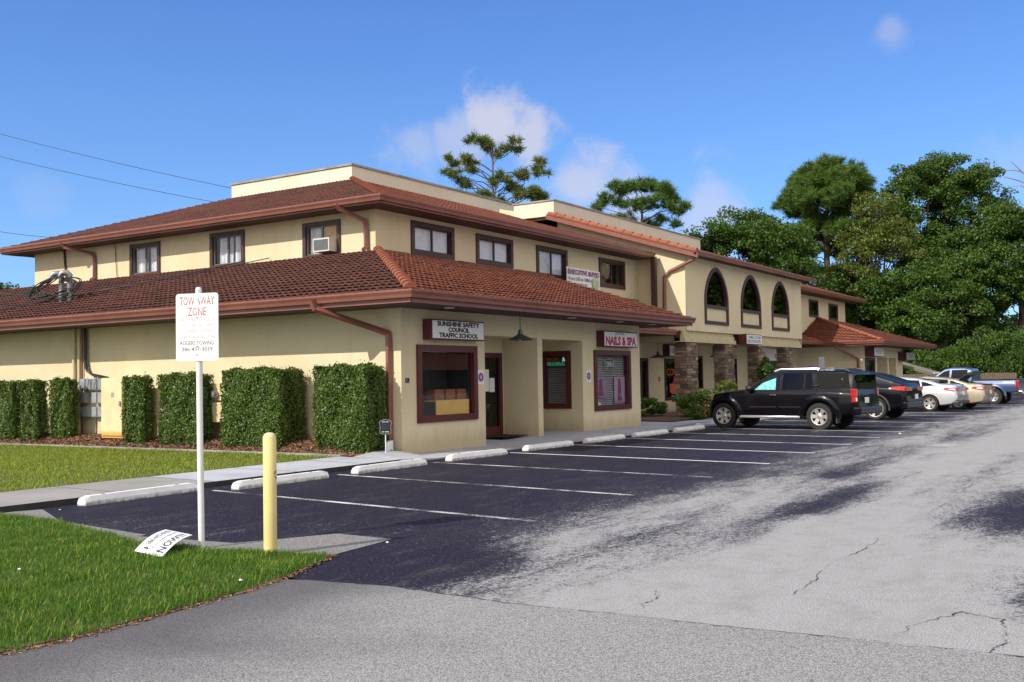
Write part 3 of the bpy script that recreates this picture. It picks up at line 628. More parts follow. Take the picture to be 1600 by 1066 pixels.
# ---- tiled roofs
def roof(name, p0, U, Wd, L, D, l45=1, r45=0, m='tile', label=None, per=.185, course=.31, cap=()):
    """tile slope: eave from p0 along U for L, rising inward along Wd over D; l45/r45 hip at that end"""
    p0, U, Wd = np.array(p0, float), np.array(U, float), np.array(Wd, float); up = np.array((0,0,1.))
    ncol = int(L/(per/6))+1; u = np.linspace(0, L, ncol); nc = int(D*1.05/course); V = []
    for c in range(nc):
        jit = RNG.normal(0, .004, ncol); sag = .012*np.sin(u*.9+c*2.1)*np.sin(c*1.7)
        for k, tt, lift in ((0, 0.0, .042), (1, 0.0, .070), (2, 1.06, .0)):      # butt lip, upper edge, head under the next course
            d = min(D*(c+tt)/nc, D); lo, hi = l45*d, L-r45*d
            if hi < lo: hi = lo = (lo+hi)/2
            uu = np.clip(u, lo, hi); wav = .026*np.abs(np.sin(np.pi*u/per))**.7*(1.25 if k < 2 else 1)
            V.append(p0+uu[:, None]*U+d*Wd+(d*SL+lift+wav+(jit+sag*.3 if k < 2 else 0))[:, None]*up)
    V = np.concatenate(V); F = []
    for r in [x for x in range(3*nc-1) if x % 3 != 2]:
        a = np.arange(ncol-1)+r*ncol; f = np.stack([a, a+1, a+1+ncol, a+ncol], 1)
        x = V[f]; w_ = np.linalg.norm(x[:, 0]-x[:, 1], axis=1)+np.linalg.norm(x[:, 2]-x[:, 3], axis=1)
        F.append(f[w_ > 1e-4])
    F = np.concatenate(F)
    if np.dot(np.cross(U, Wd), up) < 0: F = F[:, ::-1]
    o = npmesh('roof', V, F, m, bld)
    q = [p0, p0+U*L, p0+U*max(L-r45*D, (l45*D if r45 else 0))+Wd*D+up*D*SL, p0+U*min(l45*D, L)+Wd*D+up*D*SL]; dk = MB(); q = [x-up*.012 for x in q]
    dk.poly(q if np.dot(np.cross(U, Wd), up) > 0 else q[::-1]); obj('underlay', dk, 'gutter_dark', o)
    if label: o['label'] = label
    return o
def hip_cap(parent, a, b, r=.12, step=.42, m='cap', name='ridge_cap'):
    a, b = Vector(a), Vector(b); d = (b-a); n = max(1, int(d.length/step)); t = d.normalized(); s = t.cross(EZ).normalized(); up = s.cross(t)
    mb = MB(); S_ = 8
    for i in range(n):
        q0 = a+d*(i/n)-t*.03+up*.03; q1 = a+d*((i+1)/n)+up*.005; rows = []
        for q, rr in ((q0, r*1.08), (q1, r*.88)):
            rows.append([q+s*rr*math.cos(math.pi*k/S_)+up*rr*.8*math.sin(math.pi*k/S_) for k in range(S_+1)])
        mb.mesh(rows[0]+rows[1], [(k, k+1, S_+2+k, S_+1+k) for k in range(S_)]+[tuple(range(S_+1))])
    return obj(name, mb, m, parent)
LX, LY, LZ = 15.74, 12.49, 3.34
DL = XU-LX+.04
r = roof('roof', (LX,LY,LZ), (1,0,0), (0,1,0), 29.6-LX, YU-LY, 1, 0, 'tile', 'bright terracotta lower roof over the shop fronts')
hip_cap(r, (LX+.05,LY+.05,LZ+.06), (LX+DL,LY+DL,LZ+DL*SL+.06))
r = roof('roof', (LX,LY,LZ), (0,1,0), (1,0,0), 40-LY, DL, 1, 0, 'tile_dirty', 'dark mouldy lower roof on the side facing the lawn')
m = MB(); m.obox((XU-.75,0,LZ+(XU-.75-LX)*SL+.075), (1,0,SL), EY, Vector((-SL,0,1)).normalized(), 0, .72, LY+5.9, 33.4, 0, .02); 
UXr, UYr, UZr = 20.42, 17.17, 6.40; DU = 28.5-UXr
r = roof('roof', (UXr,UYr,UZr), (1,0,0), (0,1,0), 36.95-UXr, 25.3-UYr, 1, 0, 'tile', 'terracotta upper roof facing the parking lot', .21)
hip_cap(r, (UXr+.05,UYr+.05,UZr+.06), (28.5,25.29,UZr+DU*SL+.06))
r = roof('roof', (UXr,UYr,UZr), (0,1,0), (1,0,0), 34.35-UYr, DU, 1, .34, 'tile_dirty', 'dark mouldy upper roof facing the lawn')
r = roof('roof', (36.85,15.34,6.36), (1,0,0), (0,1,0), 52.1-36.85, 6.4, 0, 0, 'tile', 'tile roof above the arched windows')
m = MB()
for i in range(17):  # one row of long rake tiles up the side of the arched block
    y0 = 15.25+i*.385; z0 = 6.40+(y0-15.34)*SL
    m.tube([(36.80,y0,z0+.02),(36.80,y0+.40,z0+.40*SL-.01)], [.125,.11], 10)
obj('rake_tile', m, 'cap', r, 50)
m = MB(); m.prism([(15.2,6.30),(21.9,8.46),(21.9,8.26),(15.2,6.12)], (36.72,0,0), EY, EZ, EX, 0, .07); obj('rake_board', m, 'gutter', bld)
r = roof('roof', (56.7,13.1,3.30), (1,0,0), (0,1,0), 71-56.7, YU+.05-13.1, 1, .7, 'tile', 'terracotta lower roof of the far wing')
hip_cap(r, (56.75,13.15,3.36), (61.6,18,3.30+4.9*SL+.06)); 
r = roof('roof', (56.7,13.1,3.30), (0,1,0), (1,0,0), 4.9, 4.9, 1, 0, 'tile', 'sunlit hip slope of the far wing')
r = roof('roof', (50.5,17.1,6.36), (1,0,0), (0,1,0), 69.5-50.5, 6, 0, .9, 'tile', 'upper roof of the far wing')
r = roof('roof', (28.6,16.3,3.32), (1,0,0), (0,1,0), 37.1-28.6, 1.62, 0, 0, 'tile', 'short tile roof over the walkway')
r = roof('roof', (51.9,16.3,3.32), (1,0,0), (0,1,0), 5.2, 1.62, 0, 0, 'tile', 'short tile roof beside the far wing')
m = MB(); m.box(21.2, 45, 25.3, 33.4, 6.2, 6.25); m.box(XM, 51.8, 21.6, 33.4, 6.2, 8.3); m.box(51.8, 68, 23, 33.4, 6.2, 8); m.box(16.9, 60, 18.2, 33, 3.2, 3.25); m.box(59, 67.3, 18.2, 30, 3.2, 3.25); obj('roof_deck', m, 'gutter_dark', bld)
# ---- gutters, soffits, downspouts
def gutter(parent, pts, side, m='gutter'):
    """K profile along pts; side = outward unit vectors per segment"""
    prof = [(0,-.16),(.085,-.16),(.10,-.10),(.135,-.04),(.135,0),(.12,0),(.12,-.02),(0,-.02)]
    mb = MB(); pts = [Vector(p) for p in pts]; n = len(pts); rings = []
    for i, p in enumerate(pts):
        s = side[min(i, n-2)]; s0 = side[max(i-1, 0)]
        o = Vector(s) if s == s0 else Vector(s)+Vector(s0)
        rings.append([p+o*a+EZ*b for a, b in prof])
    k = len(prof); vs = [q for r_ in rings for q in r_]
    fs = [(i*k+j, i*k+(j+1)%k, (i+1)*k+(j+1)%k, (i+1)*k+j) for i in range(n-1) for j in range(k)]+[tuple(range(k)), tuple(range((n-1)*k, n*k))[::-1]]
    mb.mesh(vs, fs); return obj('gutter', mb, m, parent)
GL, GF = (-1,0,0), (0,-1,0)
gutter(bld, [(LX,40,LZ+.05),(LX,LY,LZ+.05),(29.62,LY,LZ+.05)], [GL, GF])
gutter(bld, [(UXr,34.35,UZr+.05),(UXr,UYr,UZr+.05),(36.95,UYr,UZr+.05)], [GL, GF])
gutter(bld, [(36.72,15.34,6.41),(52.1,15.34,6.41)], [GF])
gutter(bld, [(56.7,18,3.35),(56.7,13.1,3.35),(71,13.1,3.35)], [GL, GF])
gutter(bld, [(50.5,17.1,6.41),(69.5,17.1,6.41)], [GF])
gutter(bld, [(28.6,16.3,3.36),(37.1,16.3,3.36)], [GF]); gutter(bld, [(51.9,16.3,3.36),(56.6,16.3,3.36)], [GF])
m = MB()
m.box(LX, X0-.002, LY, 40, 3.145, 3.19); m.box(X0, 29.6, LY, Y0-.002, 3.145, 3.19); m.box(28.32, 29.6, Y0, YU-.002, 3.145, 3.19)
m.box(UXr, XU-.002, UYr, 34.35, 6.245, 6.28); m.box(XU, 36.95, UYr, YU-.002, 6.245, 6.28); m.box(XU, 36.95, 33.5, 34.3, 6.245, 6.28)
m.box(36.8, 52.1, 15.34, YM-.002, 6.30, 6.33); m.box(56.7, 71, 13.1, YR-.002, 3.105, 3.15); m.box(56.7, XR-.002, YR, 18, 3.105, 3.15); m.box(67.42, 71, YR, 18, 3.105, 3.15); m.box(52, 69.5, 17.1, YU, 6.205, 6.24)
m.box(28.6, 37.1, 16.3, YU-.002, 3.2, 3.23); m.box(51.9, 56.6, 16.3, YU-.002, 3.2, 3.23)
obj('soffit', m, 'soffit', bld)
for (x0,x1,y0,y1,z0,z1) in ((LX-.002,LX+.03,LY,40,3.14,LZ+.06),(LX+.03,29.6,LY-.002,LY+.03,3.14,LZ+.06),(UXr-.002,UXr+.03,UYr,34.35,6.24,UZr+.06),(UXr+.03,36.95,UYr-.002,UYr+.03,6.24,UZr+.06),(36.8,52.1,15.338,15.37,6.295,6.42),(56.7-.002,56.73,13.1,18,3.10,3.36),(56.73,71,13.098,13.13,3.10,3.36),(50.5,69.5,17.098,17.13,6.2,6.42),(28.6,37.1,16.298,16.33,3.195,3.37),(51.9,56.6,16.298,16.33,3.195,3.37)):
    m = MB(); m.box(x0,x1,y0,y1,z0,z1); obj('fascia', m, 'gutter', bld)
m = MB(); m.box(29.6, 29.64, LY, LY+.5, 3.15, 3.36)
m.prism([(LY,3.16),(YU,4.93),(YU,5.13),(LY,3.40)], (29.6,0,0), EY, EZ, EX, 0, .05); obj('rake_board', m, 'gutter', bld)
for x in (17.57, 22.83, 25.49, 27.6):
    m = MB(); m.lathe([(.11,0),(.11,-.02),(.085,-.022),(.08,-.012),(0,-.012)], (x, 12.9, 3.144), EZ, 20); obj('soffit_light', m, 'acwhite', bld)
def downspout(pts, label=None, m='gutter'):
    mb = MB(); mb.tube(pts, 0, sq=(.055,.045)); o = obj('downspout', mb, m, bld)
    if label: o['label'] = label
downspout([(15.56,14.95,3.30),(15.62,14.9,3.12),(X0-.07,13.95,2.62),(X0-.07,13.93,2.45),(X0-.07,13.93,.25)], 'brown downspout at the near corner')
downspout([(20.3,18.60,6.33),(20.42,18.55,6.2),(21.06,18.25,5.95),(21.08,18.22,5.8),(21.08,18.22,5.22),(20.95,18.22,5.14)])
downspout([(20.3,30.75,6.33),(20.42,30.7,6.2),(21.06,30.1,6.0),(21.08,30.05,5.85),(21.08,30.05,5.18),(20.95,30.05,5.1)])
downspout([(36.86,15.28,6.33),(36.95,15.45,6.1),(37.08,16.5,5.72),(37.08,16.75,5.5),(37.08,16.78,4.2)])
mb = MB(); mb.tube([(36.85,17.1,6.3),(36.85,17.1,4.3)], 0, sq=(.09,.09)); obj('downspout', mb, 'frame', bld)
downspout([(56.62,15.6,3.3),(56.75,15.5,3.0),(57.53,14.6,2.4),(57.53,14.6,.2)])
m = MB(); m.tube([(28.6,16.25,3.25),(28.9,14.3,2.55),(28.38,14.2,2.4),(28.38,14.2,.2)], 0, sq=(.05,.045)); obj('downspout', m, 'frame', bld)
# ------------------------------------------------------------------ ground
m = MB(); m.poly([(-400,-400,-.06),(500,-400,-.06),(500,500,-.06),(-400,500,-.06)]); struct('ground', m, 'terrain')
m = MB(); m.poly([(6.15,-45,0),(100,-45,0),(100,13.4,0),(6.9,13.4,0),(6.6,9,0),(6.15,6.3,0)]); struct('parking_lot', m, 'asphalt')
m = MB()
seam = [(6.40,-45),(6.42,0),(6.36,1.4),(6.26,2.4),(6.25,3.2),(6.17,4.0),(6.25,5.2),(6.12,6.0),(5.95,6.35)]
m.poly([(x,y,.006) for x, y in seam]+[(-30,6.35,.006),(-30,-45,.006)]); struct('driveway', m, 'driveway')
def polyline_strip(name, pts, wd, z, mt, jit=.0):
    mb = MB(); L = []; R_ = []
    for i, p in enumerate(pts):
        a = Vector(pts[max(i-1,0)]); b = Vector(pts[min(i+1,len(pts)-1)]); t = (b-a).normalized(); n_ = Vector((-t.y,t.x)); k = wd*(1+random.uniform(-jit,jit))/2
        L.append(Vector(p)+n_*k); R_.append(Vector(p)-n_*k)
    for i in range(len(pts)-1): mb.poly([(*R_[i],z),(*R_[i+1],z),(*L[i+1],z),(*L[i],z)])
    return struct(name, mb, mt)
def wig(pts, n, a):
    o = []
    for p, q in zip(pts, pts[1:]):
        for i in range(n): o.append((p[0]+(q[0]-p[0])*i/n+random.uniform(-a,a), p[1]+(q[1]-p[1])*i/n+random.uniform(-a,a)))
    return o+[pts[-1]]
MAT['crack'] = worn_paint('crack_dark', (.02,.02,.02), .90)  # flat dark worn strips for the cracks and the seam
MAT['crack'].name = 'asphalt_crack'
polyline_strip('pavement_seam', wig(seam[1:-1], 14, .010), .016, .010, 'crack', .5)
for pts in ([(7.05,3.31),(6.85,3.2),(6.62,3.22),(6.32,3.04)], [(10.39,2.48),(9.6,2.43),(8.7,2.52),(8.1,2.42),(7.41,2.39)], [(6.5,1.5),(6.9,1.45),(7.4,1.25),(7.3,1.0),(6.75,.9),(6.4,.95)], [(11.8,4.0),(14.5,3.6),(17.5,3.5)], [(8.5,4.6),(9.3,4.2),(10.1,4.1)], [(13,2.4),(16,2.5),(20,2.0)]):
    polyline_strip('pavement_crack', wig(pts, 12, .02), .010, .004, 'crack', .7)
m = MB(); m.poly([(6.2,9.1,.005),(7.05,9.3,.005),(7.20,8.0,.005),(8.15,7.5,.005),(8.12,6.72,.005),(7.2,6.62,.005),(6.6,6.6,.005),(6.3,8,.005)]); struct('asphalt_patch', m, 'patch')
m = MB(); m.poly([(6.9,9.28,.006),(7.15,9.3,.006),(7.4,11.2,.006),(8.0,12.5,.006),(7.0,12.9,.006),(6.9,11,.006)]); struct('asphalt_patch', m, 'patch')
# painted bay lines: measured start at the wheel stops and end in the lane
for i in range(18):
    x = 10.50+2.74*i if i < 12 else 10.50+2.74*i
    x0, x1, y0, y1 = x+.12, x-.62, 12.25, 6.2+(.0 if i else -.1)
    worn = i in (0,1,2)
    mb = MB(); n_ = 12; wd = .05
    for k in range(n_):
        a, b = k/n_, (k+1)/n_
        mb.poly([(x0+(x1-x0)*a-wd,y0+(y1-y0)*a,.004),(x0+(x1-x0)*a+wd,y0+(y1-y0)*a,.004),(x0+(x1-x0)*b+wd,y0+(y1-y0)*b,.004),(x0+(x1-x0)*b-wd,y0+(y1-y0)*b,.004)][::-1])
    struct('bay_line', mb, 'stripe_worn' if worn else 'stripe')
# sidewalk: low kerb at the lot, gentle rise to the shop fronts, ramp down at the corner
def zk(x): return .085 if x < 15.6 else (.085-.065*min(1,(x-15.6)/1.2) if x < 20 else min(.13,.02+.11*min(1,(x-20)/2.5)))
xs = [2,4,6,7,8.2,9.6,11,12.5,14,15,15.6,16.2,16.8,18,19,20,21,22.5,25,28,31,34,38,45,52,58,66,72]
def front(x): return 12.66+.02*(x-8)/8 if x < 15.7 else 12.72
def back(x): return 14.25 if x < 15.75 else (13.9 if x < 16.9 else 16.3)
m = MB()
for a, b in zip(xs, xs[1:]):
    zb_ = lambda x: .10 if x < 15.75 else .165
    va = [(a,front(a),zk(a)),(b,front(b),zk(b)),(b,back((a+b)/2),zb_(b)),(a,back((a+b)/2),zb_(a))]; m.poly(va, 0 if a >= 11 else 2)
    m.poly([(a,front(a),-.02),(b,front(b),-.02),(b,front(b),zk(b)),(a,front(a),zk(a))], 1 if a < 15.6 else 0)
    if a > 27: m.poly([(a,16.3,.166),(b,16.3,.166),(b,18,.166),(a,18,.166)])
struct('sidewalk', m, ['concrete', 'kerbdark', 'concrete_left'])
for x in (3.9,5.7,7.5,9.3,11.0,12.8,14.6,18.0,20.2,22.4,24.6,26.8):
    mb = MB(); y0, y1 = front(x)+.01, (back(x)-.01 if x < 16 else 13.65); za, zb2 = zk(x)+.002, (.10 if x < 15.75 else .165)+.002; ym = 13.62 if x > 16 else y1; zm = za+(zb2-za)*(ym-y0)/((back(x) if x < 16 else 16.3)-y0)
    mb.poly([(x-.009,y0,za),(x+.009,y0,za),(x+.009,ym,zm),(x-.009,ym,zm)]); struct('sidewalk_joint', mb, 'kerbdark')
m = MB()
for x in (3.5,5.5,7.4,9.3,11.2,13.1,15.0,17.6,19.6,22.6,25.4,28.2): m.box(x-.008, x+.008, front(x)+.01, min(back(x),13.62), zk(x)+.0, .10 if x < 15.7 else .15)
# mulch bed and edging along the side wall
m = MB(); NX, NY = 14, 170
for i in range(NX):
    for j in range(NY):
        def P(i, j):
            x = 15.82+1.05*i/NX; y = 13.75+28*j/NY; t = i/NX
            z = .09+.22*math.sin(min(1,t*1.25)*math.pi/2)+.035*math.sin(x*23+y*3.1)*math.sin(y*7.7)
            if y < 15: z = .10+(z-.10)*max(.15,(y-13.75)/1.25)
            return (x, y, z)
        m.poly([P(i,j),P(i+1,j),P(i+1,j+1),P(i,j+1)])
struct('mulch_bed', m, 'mulchbase', 180)
m = MB(); m.box(15.66, 15.82, 14.3, 42, -.02, .125); struct('bed_edging', m, 'concrete_old')
n_ = 16000; p = np.stack([RNG.uniform(15.82,16.85,n_), RNG.uniform(13.8,34,n_)], 1); t = (p[:,0]-15.82)/1.05
z = .115+.22*np.sin(np.minimum(1,t*1.25)*np.pi/2); z = np.where(p[:,1] < 15, .10+(z-.10)*np.maximum(.15,(p[:,1]-13.75)/1.25)+.01, z)
def chips(name, P, size, asp, mt, flat=.4):
    n = len(P); a = RNG.normal(size=(n,3)); a[:,2] *= flat; a /= np.linalg.norm(a,axis=1)[:,None]
    b = RNG.normal(size=(n,3)); b[:,2] *= flat; b -= a*(a*b).sum(1)[:,None]; b /= np.linalg.norm(b,axis=1)[:,None]
    s = size*RNG.uniform(.5,1.5,(n,1)); V = np.stack([P-a*s-b*s*asp, P+a*s-b*s*asp, P+a*s+b*s*asp, P-a*s+b*s*asp], 1).reshape(-1,3)
    return npmesh(name, V, np.arange(4*n).reshape(n,4), mt)
tag(chips('mulch', np.column_stack([p, z]), .03, .35, 'mulch'), 'brown bark mulch chips spread along the side wall', 'mulch', kind='stuff')
# planting bed of the recess
m = MB(); m.poly([(28.4,16.1,.17),(36.9,16.1,.17),(36.9,17.9,.28),(28.4,17.9,.28)]); m.poly([(30.5,13.6,.168),(60,13.6,.168),(60,15.9,.2),(30.5,15.9,.2)]); struct('planting_bed', m, 'mulchbase')
# lawns
def soil(name, poly, z): mb = MB(); mb.poly([(x,y,z) for x, y in poly]); return struct(name, mb, 'soil')
L1 = [(3.5,5.97),(4.15,5.93),(4.76,6.0),(5.53,6.07),(5.96,6.17),(6.4,6.32),(7.0,6.56),(6.9,7.0),(6.68,7.9),(6.72,8.85),(6.86,9.4),(7.30,11.2),(7.34,12.45),(6.8,12.6),(-1,12.4),(-1,5.9)]
L2 = [(2,14.28),(15.66,14.28),(15.66,38),(2,38)]
soil('lawn_soil', L1, .02); soil('lawn_soil', L2, .085)
def inside(P, poly):
    x, y = P[:,0], P[:,1]; c = np.zeros(len(P), bool); n = len(poly)
    for i in range(n):
        (x1,y1),(x2,y2) = poly[i], poly[i-1]
        if y1 == y2: continue
        c ^= ((y1 > y) != (y2 > y)) & (x < (x2-x1)*(y-y1)/(y2-y1)+x1)
    return c
def grass(name, poly, box, n, z0, h, wd, mt, label, hole=None):
    P = np.column_stack([RNG.uniform(box[0],box[1],n), RNG.uniform(box[2],box[3],n)])
    P = P[inside(P+RNG.normal(0,.035,P.shape), poly)]
    cl = np.sin(P[:,0]*5.1+np.sin(P[:,1]*3.3)*2)*np.sin(P[:,1]*4.3+np.cos(P[:,0]*2.7)*2)
    keep = RNG.random(len(P)) < (.78+.22*cl)
    for hx, hy, hr in (hole or []): keep &= (np.hypot(P[:,0]-hx, (P[:,1]-hy)) > hr*RNG.uniform(.6,1.15,len(P)))
    P = P[keep]; cl = cl[keep]; n = len(P)
    ang = RNG.uniform(0,2*np.pi,n); d = np.column_stack([np.cos(ang),np.sin(ang),np.zeros(n)]); s = np.column_stack([-np.sin(ang),np.cos(ang),np.zeros(n)])
    H = h*RNG.uniform(.45,1.15,n)*(1+.25*cl); ln = H*RNG.uniform(.15,1.0,n); w_ = wd*RNG.uniform(.6,1.3,n)
    b = np.column_stack([P, np.full(n, z0)]); up = np.array((0,0,1.))
    V = np.stack([b-s*w_[:,None]/2, b+s*w_[:,None]/2, b+d*(ln*.35)[:,None]+up*(H*.62)[:,None]+s*w_[:,None]*.42, b+d*(ln*.35)[:,None]+up*(H*.62)[:,None]-s*w_[:,None]*.42,
                  b+d*ln[:,None]+up*H[:,None]+s*w_[:,None]*.08, b+d*ln[:,None]+up*H[:,None]-s*w_[:,None]*.08], 1).reshape(-1,3)
    i = np.arange(n)[:,None]*6; F = np.concatenate([i+np.array([[0,1,2,3]]), i+np.array([[3,2,4,5]])])
    return tag(npmesh(name, V, F, mt), label, 'grass', kind='stuff')
grass('near_lawn_grass', L1, (2.2,7.4,5.8,12.6), 330000, .015, .045, .0048, 'grass', 'mown green lawn around the sign post and bollard', hole=[(4.6,10.4,.12),(5.3,9.7,.2),(6.85,8.9,.25)])
grass('near_lawn_weeds', L1, (2.2,7.4,5.8,12.6), 22000, .015, .062, .006, 'grass_yellow', 'taller weedy blades standing in the near lawn')
grass('far_lawn_grass', L2, (4,15.66,14.3,34), 230000, .08, .052, .011, 'grass_yellow', 'sunlit strip of lawn between sidewalk and mulch bed')
# dirt and clippings that have crept over the edge of the driveway
ed = np.array([(3.0,5.95),(3.5,5.97),(4.15,5.93),(4.76,6.0),(5.53,6.07),(5.96,6.17),(6.4,6.32),(7.0,6.56),(6.9,7.0),(6.68,7.9)]); n_ = 3800; k = RNG.integers(0, len(ed)-1, n_); tt = RNG.random((n_,1)); q = ed[k]*(1-tt)+ed[k+1]*tt
q = q+np.column_stack([RNG.normal(0,.03,n_)+np.where(k > 6, .05, 0), -np.abs(RNG.normal(0,.045,n_))+.03])
tag(chips('edge_debris', np.column_stack([q, np.full(n_, .014)]), .010, .45, 'mulch', .2), 'brown dirt and dry clippings along the edge of the near lawn', 'debris', kind='stuff')
# ------------------------------------------------------------------ wheel stops
def wheel_stop(x, y, ang, label, L=2.0):
    t = thing('wheel_stop', label, 'wheel stop', (x, y, 0), 'white concrete wheel stops along the parking bays', ang)
    LOCAL[0] = True
    m = MB(); pr = [(-.085,0),(.085,0),(.085,.055),(.05,.125),(-.05,.125),(-.085,.055)]
    st = [(0,.82),(.03,1),(L-.03,1),(L,.82)]; rings = [[(u, a*k, max(b*k,0)) for a, b in pr] for u, k in st]
    rings[0] = [(0,a,b*.8) for a, b in pr]; rings[-1] = [(L,a,b*.8) for a, b in pr]; rings[1] = [(.10,a,b) for a, b in pr]; rings[2] = [(L-.10,a,b) for a, b in pr]
    vs = [q for r_ in rings for q in r_]; k = 6
    m.mesh(vs, [(i*k+j, i*k+(j+1)%k, (i+1)*k+(j+1)%k, (i+1)*k+j)[::-1] for i in range(3) for j in range(k)]+[tuple(range(k)), tuple(range(3*k,4*k))[::-1]])
    b = obj('stop_block', m, 'stop', t); 
    m = MB()
    for u in (.35, L-.35): m.lathe([(.028,.1252),(.028,.127),(.02,.122),(0,.122)], (u,0,0), EZ, 12)
    obj('anchor_hole', m, 'kerbdark', t); LOCAL[0] = False
    return t
labs = ['white concrete wheel stop nearest the grass with chipped end', 'white wheel stop passing behind the yellow bollard', 'white wheel stop in front of the downspout corner', 'white wheel stop below the mustard cloth window',
        'white wheel stop in front of the recessed shop door', 'white wheel stop below the neon lit narrow window', 'white wheel stop before the nails sign window', 'last fully visible white wheel stop before the dark SUV', 'white wheel stop touching the front tyre of the dark SUV']
ws = [(8.50,12.40,.06),(10.84,12.02,.02),(13.58,12.06,.02),(16.44,12.14,.0),(19.38,12.2,-.01),(22.15,12.2,0),(24.75,12.15,0),(27.3,12.1,0),(29.95,12.55,0)]
for (x, y, a), l in zip(ws, labs): wheel_stop(x, y, a, l)
for i in range(5): wheel_stop([35.4,38.1,43.6,46.3,52.5][i], 12.5, 0, ['white wheel stop ahead of the black coupe SUV','white wheel stop in the empty bay past the black coupe','white wheel stop ahead of the silver sedan','white wheel stop ahead of the beige sedan','white wheel stop ahead of the blue pickup'][i])
# ------------------------------------------------------------------ signs, posts and bollard
t = thing('sign_post', 'tall white pole carrying a faded tow away zone sign on the grass', 'sign', (6.83, 8.05, 0))
m = MB(); m.tube([(6.83,8.05,-.1),(6.80,8.03,1.0),(6.775,8.01,2.53)], .030, 16); m.lathe([(.030,0),(.022,.02),(0,.024)], (6.775,8.01,2.53), EZ, 16); obj('pole', m, 'white', t, 40)
fw = Vector((.95,.31,0)).normalized(); U = Vector((fw.y,-fw.x,0)).normalized()  # faces the camera side
o = Vector((6.79,8.02,1.83))-fw*.04-U*.232; m = MB(); cr = .03; Wd, Hh = .465, .66
rr = [(cr+(Wd-2*cr)*a+cr*math.cos(q), cr+(Hh-2*cr)*b+cr*math.sin(q)) for a, b, q0 in ((1,0,-.5),(1,1,0),(0,1,.5),(0,0,1)) for q in [math.pi*(q0+k/10) for k in range(6)]]
m.prism(rr, o, U, EZ, -fw, -.0015, .0015); pn = obj('panel', m, 'signwhite', t)
q = o-fw*.0016
for s, z, h, w_, mt, bl in (('TOW AWAY',.545,.085,.385,'ink_faded',.008),('ZONE',.440,.085,.20,'ink_faded',.008),('UNAUTHORIZED VEHICLES OR',.385,.038,.395,'ink_pale',0),('VESSELS WILL BE TOWED',.330,.038,.38,'ink_pale',0),("AT OWNER'S EXPENSE",.275,.038,.355,'ink_pale',0),('24 HRS A DAY 7 DAYS A WK',.220,.034,.395,'ink_pale',-.002),('ROGERS TOWING',.155,.040,.365,'ink_navy',.004),('386-437-3039',.095,.040,.335,'ink_navy',.004)):
    text_part('lettering', s, mt, pn, q+U*((Wd-w_)/2)+EZ*z, U, EZ, w_, h, .0008, bl)
m = MB()
for z in (.60,.425,.145,.06): m.lathe([(.008,0),(.008,.004),(0,.006)], o+U*.232+EZ*z-fw*.0015, -fw, 10)
obj('bolt', m, 'galv', pn)
t = thing('bollard', 'yellow steel bollard with rust spots at the grass corner', 'bollard', (6.87, 7.15, 0))
m = MB(); m.lathe([(.062,-.1),(.062,1.10),(.055,1.112)], (6.87,7.15,0), EZ, 28, capends=False); obj('pipe', m, 'yellow', t, 40)
m = MB(); m.lathe([(.0555,1.108),(.045,1.128),(.025,1.138),(0,1.141)], (6.87,7.15,0), EZ, 28); obj('concrete_cap', m, 'ivory', t, 40)
# fallen corrugated yard sign
t = thing('fallen_yard_sign', 'white corrugated yard sign lying crooked in the grass against the pole', 'yard sign', (6.4, 8.1, 0))
a = Vector((6.183,8.217,.06)); b = Vector((6.150,7.784,.04)); c_ = Vector((6.70,8.03,.15)); d = Vector((6.687,8.404,.24))
Uu = (c_-b); Vv = (a-b); Wn = Uu.cross(Vv).normalized(); m = MB(); nn = 10
bow = lambda s_: .035*math.sin(math.pi*s_)
P = lambda s_, v_, k: b+Uu*s_+Vv*v_+Wn*(bow(s_)+k)
for i in range(nn):
    s0, s1 = i/nn, (i+1)/nn
    m.poly([P(s0,0,.002),P(s1,0,.002),P(s1,1,.002),P(s0,1,.002)]); m.poly([P(s0,0,-.002),P(s0,1,-.002),P(s1,1,-.002),P(s1,0,-.002)])
    m.poly([P(s0,0,-.002),P(s1,0,-.002),P(s1,0,.002),P(s0,0,.002)]); m.poly([P(s1,1,-.002),P(s0,1,-.002),P(s0,1,.002),P(s1,1,.002)])
m.poly([P(0,1,-.002),P(0,0,-.002),P(0,0,.002),P(0,1,.002)]); m.poly([P(1,0,-.002),P(1,1,-.002),P(1,1,.002),P(1,0,.002)])
pn = obj('panel', m, 'signwhite', t)
for s, u, v, w_, h, mt, bl in (('386-693-0783',.24,.70,.70,.17,'ink',.012),('Take your concealed weapons class',.13,.47,.80,.115,'ink_navy',.002),('NOW!!!',.10,.08,.82,.26,'ink',.02)):
    o_ = text_part('lettering', s, mt, pn, (0,0,0), EX, EY, w_, h, .0006, bl)
    for vt in o_.data.vertices:
        x, y, z = vt.co; vt.co = P(u+x, v+y, .0025+z)
m = MB(); m.tube([P(.12,.62,.0032),P(.125,.78,.0032)], .006, 5); m.tube([P(.13,.78,.0032),P(.165,.72,.0032),P(.13,.66,.0032)], .005, 5); obj('emblem', m, 'ink', pn)
t = thing('wire_stake', 'thin wire stake sticking out from the fallen yard sign', 'stake', (6.66,8.0,0)); m = MB(); m.tube([P(.98,.5,-.006),P(1.12,.45,-.006)], .003, 5); m.tube([P(.98,.3,-.006),P(1.12,.26,-.006)], .003, 5); obj('wire', m, 'galv', t)
